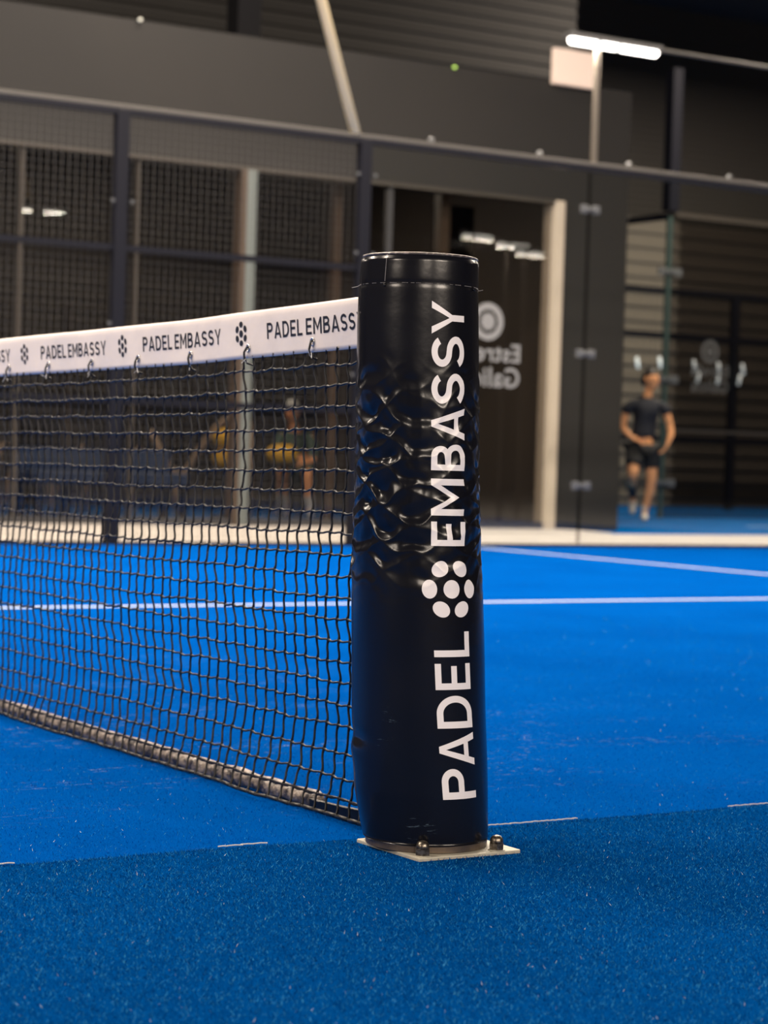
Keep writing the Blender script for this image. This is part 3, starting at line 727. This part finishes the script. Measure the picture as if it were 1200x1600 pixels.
CAP = .0655
def zy(y): return .6506 - (y - 710.5) / 968.0
TB = ([.09, .2, .35, .55, .9], [54.4, 51.6, 48.8, 48.5, 48.4])
def place_pad(z, up):      # up: distance above the baseline, metres
    th = math.radians(np.interp(z, *TB)) - up / .1065
    return pad_pt(th, z, .0005)
PADTXT = [('P', 1248, 1200), ('A', 1196, 1144), ('D', 1136.5, 1085.5), ('E', 1076, 1035), ('L', 1024.5, 985),
          ('E', 851, 813), ('M', 803.5, 746), ('B', 733, 692), ('A', 685, 635), ('S', 629.5, 581), ('S', 572, 523), ('Y', 520, 469)]
for c, yb, yt in PADTXT:
    q, wd = glyph(c); z0, z1 = zy(yb), zy(yt); mb = MB()
    stamp(mb, q, lambda u, v: place_pad(z0 + (z1 - z0) * u / wd, v * CAP), .03)
    mb.build('letter', M['print'], post, smooth=True, label='white letter %s' % c)
zc = zy(918.5)
def ball(fn_place, k, mb, step):
    for i in range(6):
        a = i * PI / 3
        stamp(mb, disc(.0376 * k * math.cos(a), .0376 * k * math.sin(a), .0125 * k, .0152 * k, a), fn_place, step)
    stamp(mb, disc(0, 0, .0150 * k, .0150 * k, 0), fn_place, step)
for i in range(7):
    mb = MB()
    if i < 6: a = i * PI / 3; q = disc(.0376 * math.cos(a), .0376 * math.sin(a), .0122, .0152, a)
    else: q = disc(0, 0, .0150, .0150, 0)
    stamp(mb, q, lambda u, v: place_pad(zc + v, CAP / 2 + u), .003)
    mb.build('emblem_dot', M['print'], post, smooth=True)

# ================================================================ NET
net = empty('court_net', (0, .12, 0), 'black net with a white lettered top tape, stretched from the padded post', 'net')
Y0, Y1 = .075, 9.93
TOPZ = ([0, .265, .58, .89, 1.4, 1.89, 3, 5, 7, 8.1, 9.1, 10], [.932, .925, .916, .908, .902, .8975, .889, .88, .889, .8975, .908, .932])
def ztop(y): return float(np.interp(y, *TOPZ)) + .0012 * noise.noise(Vector((0, y * 2.3, 0)))
TH = .0895
def tapex(y, z): return .004 * noise.noise(Vector((5, y * 1.6, z * 3))) + .0012 * noise.noise(Vector((1, y * 9, z * 9)))
def tape_pt(y, s, off=0.0):
    """s: 0 at the bottom of the front face .. 1 at the fold"""
    zt = ztop(y); z = zt - TH + TH * s
    return (-.0015 - .006 * min(1, s * 1.2) - off + tapex(y, z) + .002 * (1 - s) * math.sin(y * 26), y, z)
tp = MB(); ys = list(np.arange(Y0, 3.0, .012)) + list(np.arange(3.0, Y1, .08)); ns = 14
sect = [(-1, k / 10 * .94) for k in range(11)] + [('c', a) for a in (150, 120, 90, 60, 30)] + [(1, (10 - k) / 10 * .94) for k in range(11)]
for y in ys:
    for sd, s in sect:
        if sd == 'c':
            zt = ztop(y); a = math.radians(s); tx = tapex(y, zt)
            tp.v.append((.0075 * math.cos(a) + tx, y, zt - TH + TH * .94 + TH * .06 * math.sin(a)))
        else:
            p = tape_pt(y, s); tp.v.append((p[0] if sd < 0 else p[0] + .003 + .012 * min(1, s * 1.2), p[1], p[2]))
m_ = len(sect)
for i in range(len(ys) - 1):
    for k in range(m_):
        tp.f.append((i * m_ + k, (i + 1) * m_ + k, (i + 1) * m_ + (k + 1) % m_, i * m_ + (k + 1) % m_)); tp.mi.append(0)
tape = tp.build('top_tape', M['tape'], net, smooth=True, label='white top tape with black lettering')
def place_tape(yc):
    def fn(u, v):  # u grows towards the post (smaller Y), v above centre
        y = yc - u; zt = ztop(y); s = (v + TH * .53) / TH
        return tape_pt(y, s, .0006)
    return fn
per = .529
k = -1
while .672 + per * k < 4.5:
    yc = .672 + per * k
    if yc > .2:
        mb = MB()
        fn = place_tape(yc)
        for i in range(6):
            a = i * PI / 3 + PI / 2
            stamp(mb, disc(.0178 * math.cos(a), .0178 * math.sin(a), .0058, .0070, a), fn, .004)
        stamp(mb, disc(0, 0, .0072, .0072, 0), fn, .004)
        mb.build('printed_emblem', M['ink'], tape)
    ys0 = yc + .430  # left end (larger Y) of the words that follow the emblem at yc
    words = 'PADEL EMBASSY'; gl = []; x = 0
    for ch in words:
        if ch == ' ': x += .22; continue
        q, wd = glyph(ch); wd2 = wd * .92; gl.append((q, x, wd, wd2)); x += wd2 + .17
    x -= .17; sc = .345; capt = .0300; ku = sc / x
    mb = MB(); fn = place_tape(ys0)
    for q, x0, wd, wd2 in gl:
        sub = [tuple(Vector(((x0 + p.x / wd * wd2) * ku, (p.y - .5) * capt)) for p in f) for f in q]
        if ys0 - (x0 + wd2) * ku < Y0 + .01: continue
        stamp(mb, sub, fn, .012)
    mb.build('printed_words', M['ink'], tape)
    k += 1

# grommets, ties
GY = [.405 - .24] + [.405, .645, .884, 1.124, 1.357, 1.592, 1.822] + [1.822 + .236 * i for i in range(1, 34)]
for i, y in enumerate(GY):
    if y > 9.8: break
    zt = ztop(y) - TH + .019
    p = Vector(tape_pt(y, .21, .001))
    g = MB().tube([p + Vector((0, .0065 * math.cos(a), .0065 * math.sin(a))) for a in [2 * PI * q / 16 for q in range(16)]], .0016, 6, closed=True).build('grommet', M['chrome'], net, smooth=True)
    bz = ztop(y) - TH; j1, j2 = random.uniform(-.006, .006), random.uniform(-.004, .004)
    t = MB(); t.tube([p + Vector((.006, 0, .002)), p + Vector((-.004, -.001, .001)), p + Vector((-.007, j2, -.008)), Vector((-.012, y + j1, bz + .002)), Vector((-.008, y - .006 + j1, bz - .010)), Vector((0, y - .010, bz - .013))], .0022, 6)
    t.build('tie', M['cord'], net, smooth=True)
    if y < 4:
        cl = MB()
        for s in range(2):
            e = random.uniform(-.02, .02)
            cl.tube([Vector((-.008, y - .004, bz - .008)), Vector((-.014, y - .010 + e * .3, bz - .002 - .006 * s)), Vector((-.02, y - .014 + e, bz + random.uniform(-.016, .006)))], .0007, 4)
        cl.build('tie_end', M['clear'], net)

# netting
def netting():
    pitch = .0383; rows = 22; cols = int((Y1 - Y0 - .03) / pitch)
    mb = MB()
    rnd = random.Random(3)
    nodes = {}
    for i in range(cols + 1):
        y = Y0 + .02 + i * pitch
        zt = ztop(y) - TH; hgt = zt - .016
        for j in range(rows + 1):
            s = j / rows
            z = zt - hgt * (j - .35) / (rows - .35) if j else zt + .004
            # bottom rows slump and fold towards the viewer side
            bag = .016 * noise.noise(Vector((2, y * .8, s * 2.5))) * math.sin(PI * s)
            x = bag + .0018 * rnd.uniform(-1, 1)
            yy = y + .0022 * noise.noise(Vector((7, y * 6, s * 14))) * 2 + .006 * noise.noise(Vector((3, y * 1.5, s * 5))) * math.sin(PI * s) + ((.0021 if j % 2 else -.0021))
            z += .0020 * rnd.uniform(-1, 1) + .004 * noise.noise(Vector((9, y * 2.2, s * 4))) * math.sin(PI * s)
            fold = max(0, (j - (rows - 4)) / 4)
            if fold > 0:
                z = z * (1 - .32 * fold) + .002 * fold
                x -= .030 * fold ** 1.3 * (.8 + .4 * noise.noise(Vector((y * 3, 0, 4))))
                yy += .012 * fold * noise.noise(Vector((y * 4, 8, 4)))
                z = max(z, .005)
            nodes[i, j] = Vector((x, yy, z))
    def strand(a, b, sag, lat, n, r, sides):
        pts = []
        for q in range(n + 1):
            t = q / n; p = a.lerp(b, t); w_ = math.sin(PI * t); p = p + sag * w_ + lat * math.sin(2 * PI * t); pts.append(p)
        mb.tube(pts, [r * (1.45 if q in (0, n) else 1) for q in range(n + 1)], sides, caps=False)
    for i in range(cols + 1):
        near = nodes[i, 5].y < 3.2
        n, sides = (5, 6) if near else (1, 3)
        for j in range(rows + 1):
            if j < rows:
                c = rnd.uniform(-.0012, .0012)
                strand(nodes[i, j], nodes[i, j + 1], Vector((rnd.uniform(-.001, .001), c, 0)), Vector((0, .0019 + rnd.uniform(-.0008, .0008), 0)), n, .0021, sides)
            if i < cols and j > 0:
                strand(nodes[i, j], nodes[i + 1, j], Vector((0, 0, -.0016 + rnd.uniform(-.001, .001))), Vector((0, 0, .0010)), n, .0021, sides)
    if True:
        for i in range(cols):      # the hem cord along the last row
            if nodes[i, 5].y < 3.4: mb.tube([nodes[i, rows] + Vector((0, 0, 0)), nodes[i + 1, rows]], .0035, 6)
            if nodes[i, 5].y < 3.4: mb.tube([nodes[i, rows - 1], nodes[i + 1, rows - 1]], .0022, 6)
    return mb.build('netting', M['cord'], net, smooth=True, kind='stuff')
netting()
# bottom band behind the netting, lying on the turf
bb = MB(); pts = []; rad = []
y = .36
while y < 9.8:
    pts.append((.020 + .004 * noise.noise(Vector((y * 3, 0, 1))), y, .019 + .0025 * noise.noise(Vector((y * 5, 0, 2))))); rad.append(.0165 + .003 * noise.noise(Vector((y * 14, 3, 3)))); y += .012 if y < 3 else .1
rad[0] = .006; rad[1] = .012
bb.tube(pts, rad, 12); bb.build('bottom_band', M['strap'], net, smooth=True, label='grey-brown band along the net foot, highlights painted in')
st = MB(); pts = [(.006, .115, .018), (.004, .16, .016), (.004, .24, .013), (.006, .34, .010), (.012, .44, .010), (.02, .55, .008)]
for i, (a, b) in enumerate(zip(pts[:-1], pts[1:])):
    a, b = Vector(a), Vector(b); m = (a + b) / 2; st.obox(m, (b - a) / 2 * 1.04, (.0025, 0, .001), (-.003, 0, .016 - i * .001))
st.build('foot_strap', M['cord'], net, bevel=.001, label='black strap tying the net foot to the post')

# ================================================================ PEOPLE
RR = Vector((r0.x, r0.y, 0)); FF = Vector((fwd.x, fwd.y, 0)).normalized()
def fig(origin, s=1.0):
    o = Vector(origin)
    return lambda a: o + (RR * a[0] + FF * a[1] + Vector((0, 0, a[2]))) * s     # lateral (picture right), away, up
def skinned(name, joints, edges, m, parent, root=0, lvl=2, **kw):
    """joints: list of (world point, radius or (rx, ry)); one continuous surface"""
    me = bpy.data.meshes.new(name); me.from_pydata([tuple(j[0] - parent.location) for j in joints], edges, [])
    o = bpy.data.objects.new(name, me); C.objects.link(o); o.parent = parent
    sk = o.modifiers.new('skin', 'SKIN'); sk.use_smooth_shade = True; sk.branch_smoothing = .6
    for i, j in enumerate(joints):
        r = j[1]; me.skin_vertices[0].data[i].radius = (r, r) if not isinstance(r, tuple) else r
        me.skin_vertices[0].data[i].use_root = (i == root)
    su = o.modifiers.new('sub', 'SUBSURF'); su.levels = lvl; su.render_levels = lvl
    me.materials.append(m)
    dg = bpy.context.evaluated_depsgraph_get(); bpy.context.view_layer.update()
    dg = bpy.context.evaluated_depsgraph_get()
    nm = bpy.data.meshes.new_from_object(o.evaluated_get(dg)); o.modifiers.clear(); o.data = nm
    if not nm.materials: nm.materials.append(m)
    else: nm.materials[0] = m
    return tag(o, **kw)
def chain(J, E, pts, start=None):
    i0 = start
    for p in pts:
        J.append(p); i = len(J) - 1
        if i0 is not None: E.append((i0, i))
        i0 = i
    return i0
def hand(J, E, wrist_i, wrist, d, side, bend):
    """palm, four unequal fingers curled towards bend, thumb from the side of the palm"""
    d = d.normalized(); side = side.normalized(); bend = bend.normalized()
    palm = wrist + d * .045; J.append((palm, (.026, .018))); pi = len(J) - 1; E.append((wrist_i, pi))
    J.append((wrist + d * .085, (.032, .014))); ki = len(J) - 1; E.append((pi, ki))
    for k, ln in enumerate((.070, .078, .072, .056)):
        b = wrist + d * .088 + side * (.024 - .016 * k)
        chain(J, E, [(b + d * ln * .3 + bend * .004, .0088), (b + d * ln * .65 + bend * .022, .0082), (b + d * ln * .82 + bend * .046, .007)], ki)
    t = wrist + d * .03 + side * .028
    chain(J, E, [(t + d * .012 + side * .006, .010), (t + d * .04 + side * .016 + bend * .008, .009), (t + d * .06 + side * .014 + bend * .022, .008)], pi)

def head(parent, T, c, face, skinm, hairm, s=1.0):
    """head with face, ears, hair; c centre, face: unit direction it looks"""
    f = face.normalized(); sd = f.cross(Vector((0, 0, 1))).normalized(); up = Vector((0, 0, 1))
    mb = MB(); n, mm = 24, 18
    for j in range(mm + 1):
        ph = PI * j / mm
        for i in range(n):
            th = 2 * PI * i / n
            x, y, z = math.sin(ph) * math.cos(th), math.sin(ph) * math.sin(th), math.cos(ph)
            px, py, pz = x * .095, y * .074, z * .118
            if z < 0: px *= 1 + .12 * z + (.10 * -z if x > .2 else 0); py *= 1 + .30 * z
            if x > 0:
                px += .020 * math.exp(-((y / .16) ** 2) - ((z + .12) / .20) ** 2)            # nose
                px -= .008 * (math.exp(-((abs(y) - .38) / .16) ** 2 - ((z - .06) / .13) ** 2))   # eye sockets
                px += .006 * math.exp(-((y / .35) ** 2) - ((z + .46) / .07) ** 2)            # lips
                px += .008 * math.exp(-((y / .4) ** 2) - ((z + .86) / .16) ** 2)             # chin
                px += .004 * math.exp(-((z - .26) / .10) ** 2)                                # brow
            mb.v.append(tuple(c + (f * px + sd * py + up * pz) * s))
    for j in range(mm):
        for i in range(n): mb.f.append((j * n + i, (j + 1) * n + i, (j + 1) * n + (i + 1) % n, j * n + (i + 1) % n)); mb.mi.append(0)
    ho = mb.build('head', skinm, parent, smooth=True)
    for q in (-1, 1):
        e = MB(); e.tube([c + (f * (-.005) + sd * .070 * q + up * .03) * s, c + (f * -.012 + sd * .082 * q + up * .022) * s, c + (f * -.008 + sd * .082 * q - up * .01) * s, c + (f * .0 + sd * .072 * q - up * .03) * s], [.008 * s, .012 * s, .011 * s, .006 * s], 8)
        e.build('ear', skinm, ho, smooth=True)
        e = MB(); e.lathe([(.001, -.011 * s), (.008 * s, -.007 * s), (.011 * s, 0), (.008 * s, .007 * s), (.001, .011 * s)], tuple(c + (f * .083 + sd * .028 * q + up * .008) * s), 12); e.build('eye', M['ink'], ho, smooth=True)
    e = MB(); e.tube([c + (f * .098 - sd * .022 - up * .054) * s, c + (f * .104 - up * .052) * s, c + (f * .098 + sd * .022 - up * .054) * s], [.003 * s, .006 * s, .003 * s], 8); e.build('mouth', mat('lips', (.35, .10, .08), .5), ho, smooth=True)
    hb = MB()
    for j in range(mm + 1):
        ph = PI * j / mm
        for i in range(n):
            th = 2 * PI * i / n
            x, y, z = math.sin(ph) * math.cos(th), math.sin(ph) * math.sin(th), math.cos(ph)
            lim = .42 if x > .25 else (-.15 - .35 * smooth(.25, -.4, x) if x < .25 else .2)
            k = 1.10 + .03 * noise.noise(Vector((x * 4, y * 4, z * 4)))
            if z < lim: z = lim; r_ = math.sqrt(max(.0, 1 - lim * lim)); ll = math.hypot(x, y) or 1; x, y = x / ll * r_ * .96, y / ll * r_ * .96; k = 1.03
            hb.v.append(tuple(c + (f * x * .095 + sd * y * .074 + up * z * .118) * s * k - f * .004))
    hb.f = list(mb.f); hb.mi = [0] * len(hb.f)
    hb.build('hair', hairm, parent, smooth=True)

def player():
    t = empty('person', (13.12, 15.6, .006), 'person in dark t-shirt and black shorts, one knee raised, on the second court', 'person')
    g = fig((13.12, 15.6, .006), .935); V = lambda *a: g(a)
    J = [(V(-.02, 0, .92), (.125, .09))]; E = []                      # pelvis root
    sp = chain(J, E, [(V(-.01, 0, 1.04), (.115, .08)), (V(.0, 0, 1.18), (.12, .08)), (V(.01, 0, 1.32), (.12, .08)), (V(.015, 0, 1.41), (.08, .06)), (V(.02, 0, 1.47), (.052, .055)), (V(.03, 0, 1.55), (.05, .055))], 0)
    ch = 3
    # arms: viewer-left bent with the hand at the waist, viewer-right hanging and bowed out
    a = chain(J, E, [(V(-.15, 0, 1.38), .050), (V(-.20, 0, 1.33), .046), (V(-.235, .02, 1.22), .046), (V(-.26, .02, 1.10), .042), (V(-.215, -.06, 1.03), .038), (V(-.16, -.12, .97), .029)], ch)
    hand(J, E, a, V(-.16, -.12, .97), RR * .75 - Vector((0, 0, .45)) - FF * .2, Vector((0, 0, 1)), FF * -.2 + Vector((0, 0, -1)))
    a = chain(J, E, [(V(.17, 0, 1.38), .050), (V(.22, 0, 1.33), .046), (V(.265, 0, 1.22), .046), (V(.295, 0, 1.11), .042), (V(.305, -.04, 1.02), .037), (V(.275, -.08, .95), .029)], ch)
    hand(J, E, a, V(.275, -.08, .95), RR * -.35 - Vector((0, 0, .9)), FF * -1, RR * -1)
    # raised bent leg (viewer left) and standing leg
    l = chain(J, E, [(V(-.10, -.04, .86), .092), (V(-.135, -.16, .70), .080), (V(-.15, -.24, .55), .060), (V(-.145, -.10, .46), .057), (V(-.12, .08, .38), .046), (V(-.09, .22, .31), .034), (V(-.085, .26, .27), .035), (V(-.085, .25, .20), .034)], 0)
    l = chain(J, E, [(V(.06, 0, .86), .095), (V(.09, .02, .70), .082), (V(.10, -.01, .50), .058), (V(.09, .02, .38), .058), (V(.06, .04, .22), .042), (V(.035, .05, .095), .034), (V(.03, .0, .05), .036), (V(.02, -.09, .035), .03)], 0)
    skinned('body', J, E, M['skin'], t)
    head(t, g, V(.045, -.01, 1.655), (RR * .8 - FF * .6), M['skin'], M['hair'], 1.0)
    # t-shirt over trunk and upper arms
    J = [(V(-.01, 0, .93), (.172, .125))]; E = []
    chain(J, E, [(V(-.01, 0, 1.04), (.158, .117)), (V(.0, 0, 1.18), (.172, .12)), (V(.01, 0, 1.32), (.185, .125)), (V(.015, 0, 1.42), (.11, .09)), (V(.018, 0, 1.455), (.066, .066))], 0)
    chain(J, E, [(V(-.14, 0, 1.38), .092), (V(-.205, 0, 1.33), .080), (V(-.232, .02, 1.24), .068)], 3)
    chain(J, E, [(V(.16, 0, 1.38), .092), (V(.225, 0, 1.33), .080), (V(.258, 0, 1.245), .066)], 3)
    skinned('t_shirt', J, E, M['shirt'], t)
    J = [(V(-.02, 0, .93), (.168, .122))]; E = []
    chain(J, E, [(V(-.10, -.05, .84), .118), (V(-.135, -.16, .70), .108), (V(-.145, -.21, .62), .100)], 0)
    chain(J, E, [(V(.06, 0, .84), .120), (V(.09, .02, .70), .112), (V(.10, .01, .60), .102)], 0)
    skinned('shorts', J, E, M['shorts'], t)
    J = [(V(-.142, -.06, .44), .062)]; E = []
    chain(J, E, [(V(-.12, .08, .38), .054), (V(-.09, .22, .31), .042), (V(-.085, .25, .28), .042)], 0)
    skinned('sock', J, E, M['sock'], t)
    for pts in ([(V(-.085, .30, .27), .042), (V(-.085, .27, .20), .046), (V(-.085, .24, .12), .040), (V(-.085, .21, .07), .03)], [(V(.03, .07, .055), .044), (V(.03, .0, .055), .046), (V(.02, -.09, .045), .042), (V(.015, -.16, .036), .032)]):
        J = []; E = []; chain(J, E, pts); skinned('shoe', J, E, M['shoe'], t)
    J = []; E = []; chain(J, E, [(V(.035, .05, .20), .047), (V(.035, .05, .10), .043)]); skinned('sock', J, E, M['shoe'], t, label='pale sock')
player()

def chair(x, y, label, arch=False, cush=None):
    t = empty('lounge_chair', (x, y, .004), label, 'chair', None)
    g = fig((x, y, .004)); V = lambda *a: g(a)
    for sx in (-1, 1):
        for sy in (-1, 1):
            MB().tube([V(.24 * sx, .22 * sy, 0), V(.17 * sx, .17 * sy, .42)], [.014, .022], 8).build('leg', M['timber'], t, smooth=True)
    s = MB(); s.obox(V(0, 0, .44), RR * .25, FF * .25, Vector((0, 0, .025))); s.build('seat', M['shorts'], t, bevel=.02)
    s = MB(); s.obox(V(0, .24, .70), RR * .24, FF * .02, Vector((0, 0, .22))); s.build('backrest', M['shorts'], t, bevel=.02)
    for sx in (-1, 1):
        MB().tube([V(.26 * sx, -.24, .44), V(.28 * sx, -.22, .60), V(.28 * sx, 0, .64), V(.27 * sx, .24, .62)], .016, 8).build('armrest', M['timber'], t, smooth=True)
    return t
def cushion(x, y, z, label):
    o = MB().lathe([(.01, -.095), (.10, -.085), (.145, -.045), (.155, 0), (.145, .045), (.10, .085), (.01, .095)], (x, y, z), 28).build('round_cushion', M['yellow'], smooth=True)
    return tag(o, label, 'cushion')
chair(6.2, 16.2, 'dark lounge chair with timber legs inside the glazing, farthest from the post pad')
chair(7.0, 16.2, 'dark lounge chair with timber legs inside the glazing, beside the yellow cushions')
# timber arch frame
ar = MB(); pts = []
g = fig((7.86, 15.6, .004))
for k in range(21):
    s = k / 20; pts.append(g((-.30 + .62 * s, 0, .42 + .55 * math.sin(PI * .5 * min(1, s * 1.25)) - (.10 * max(0, s - .8) / .2))))
pts = [g((-.66, 0, .80)), g((-.56, 0, .62)), g((-.44, 0, .44)), g((-.37, 0, .36))] + pts
ar.tube(pts, .034, 8); ar.tube([g((-.39, 0, .40)), g((-.39, .0, .004))], .022, 8); ar.tube([g((.32, 0, .86)), g((.33, .0, .004))], .022, 8); af = ar.build('timber_arch', M['timber'], smooth=True); tag(af, 'curved timber frame arching over the yellow cushions', 'frame')
tb = empty('side_table', (7.76, 15.2, .004), 'low dark table carrying two yellow cushions', 'table')
MB().lathe([(.20, 0), (.20, .03)], (7.76, 15.2, .44), 28).build('table_top', M['shorts'], tb)
MB().lathe([(.03, 0), (.03, .44)], (7.76, 15.2, .004), 12).build('stem', M['navy'], tb)
MB().lathe([(.16, 0), (.15, .02)], (7.76, 15.2, .004), 24).build('foot', M['navy'], tb)
cushion(7.76, 15.2, .47 + .095, 'lower yellow round cushion on the dark table'); cushion(7.76, 15.2, .47 + .285, 'upper yellow round cushion on the dark table')
bx = empty('bench', (6.1, 14.6, .004), 'long blue padded bench inside the glazing', 'bench')
MB().box(5.5, 7.0, 14.5, 14.95, .30, .42).build('seat', M['bluebox'], bx, bevel=.02)
MB().box(5.5, 7.0, 14.9, 15.0, .42, .62).build('backrest', M['bluebox'], bx, bevel=.02)
for x in (5.55, 6.95):
    for y in (14.53, 14.92): MB().box(x - .03, x + .03, y - .03, y + .03, .004, .30).build('leg', M['navy'], bx)

def sitter():
    ox, oy = 8.74, 15.6
    t = empty('person', (ox, oy, .004), 'seated person in green top and pale cap, pale socks, behind the glazing', 'person')
    g = fig((ox, oy, .004)); V = lambda *a: g(a)
    J = [(V(-.02, .10, .42), (.14, .11))]; E = []
    chain(J, E, [(V(-.02, .10, .55), (.13, .10)), (V(-.02, .08, .70), (.15, .10)), (V(-.03, .06, .82), (.10, .075)), (V(-.04, .05, .88), (.048, .048)), (V(-.05, .03, .94), .045)], 0)
    a = chain(J, E, [(V(-.16, .06, .80), .055), (V(-.20, .0, .66), .044), (V(-.19, -.12, .56), .036), (V(-.15, -.22, .54), .027)], 2)
    hand(J, E, a, V(-.15, -.22, .54), RR * .5 - FF * .6, FF * -1 + RR * -.3, Vector((0, 0, -1)))
    a = chain(J, E, [(V(.12, .06, .80), .055), (V(.17, .0, .66), .044), (V(.16, -.12, .56), .036), (V(.12, -.22, .54), .027)], 2)
    hand(J, E, a, V(.12, -.22, .54), RR * -.5 - FF * .6, FF * -1 + RR * .3, Vector((0, 0, -1)))
    chain(J, E, [(V(-.09, .0, .44), .085), (V(-.12, -.20, .46), .070), (V(-.12, -.30, .44), .055), (V(-.12, -.28, .28), .050), (V(-.12, -.24, .10), .034), (V(-.12, -.30, .04), .034)], 0)
    chain(J, E, [(V(.07, .0, .44), .085), (V(.11, -.20, .46), .070), (V(.12, -.30, .44), .055), (V(.13, -.28, .28), .050), (V(.15, -.24, .10), .034), (V(.16, -.30, .04), .034)], 0)
    skinned('body', J, E, M['skin'], t)
    head(t, g, V(-.06, .01, 1.04), -FF - RR * .4, M['skin'], M['white'], .92)
    J = [(V(-.02, .10, .44), (.16, .13))]; E = []
    chain(J, E, [(V(-.02, .10, .55), (.15, .12)), (V(-.02, .08, .70), (.17, .12)), (V(-.03, .06, .83), (.11, .09))], 0)
    chain(J, E, [(V(-.16, .06, .80), .072), (V(-.20, .0, .67), .060), (V(-.19, -.11, .57), .046)], 2)
    chain(J, E, [(V(.12, .06, .80), .072), (V(.17, .0, .67), .060), (V(.16, -.11, .57), .046)], 2)
    skinned('jacket', J, E, M['green'], t)
    for sx, x2 in ((-.12, -.12), (.13, .16)):
        J = []; E = []; chain(J, E, [(V(sx, -.27, .26), .056), (V(x2, -.24, .09), .042), (V(x2, -.29, .05), .042)]); skinned('sock', J, E, M['white'], t)
        J = []; E = []; chain(J, E, [(V(x2, -.22, .045), .04), (V(x2, -.30, .045), .042), (V(x2, -.38, .035), .03)]); skinned('shoe', J, E, M['white'], t)
    J = [(V(-.02, .08, .42), (.155, .12))]; E = []
    chain(J, E, [(V(-.09, .0, .44), .10), (V(-.12, -.20, .46), .088), (V(-.12, -.29, .44), .074)], 0); chain(J, E, [(V(.07, .0, .44), .10), (V(.11, -.20, .46), .088), (V(.12, -.29, .44), .074)], 0)
    skinned('shorts', J, E, M['green'], t)
    s = empty('stool', (ox, oy + .1, .004), 'low dark stool under the seated person', 'stool')
    MB().lathe([(.2, 0), (.21, .02), (.2, .05)], (ox - .02 + .05, oy + .1, .24), 24).build('seat', M['shorts'], s, smooth=False)
    for k in range(4):
        a = PI / 4 + k * PI / 2; MB().tube([(ox + .03 + .19 * math.cos(a), oy + .1 + .19 * math.sin(a), 0.004), (ox + .03 + .12 * math.cos(a), oy + .1 + .12 * math.sin(a), .245)], .014, 8).build('leg', M['timber'], s)
    cushion(ox - .40, oy - .42, .62, 'yellow round cushion on the stand beside the seated person')
    c = empty('cushion_stand', (ox - .40, oy - .42, .004), 'slim dark stand under the single yellow cushion', 'stand')
    MB().lathe([(.14, 0), (.14, .02)], (ox - .40, oy - .42, .505), 20).build('table_top', M['navy'], c)
    MB().lathe([(.02, 0), (.02, .50)], (ox - .40, oy - .42, .004), 10).build('stem', M['navy'], c)
sitter()
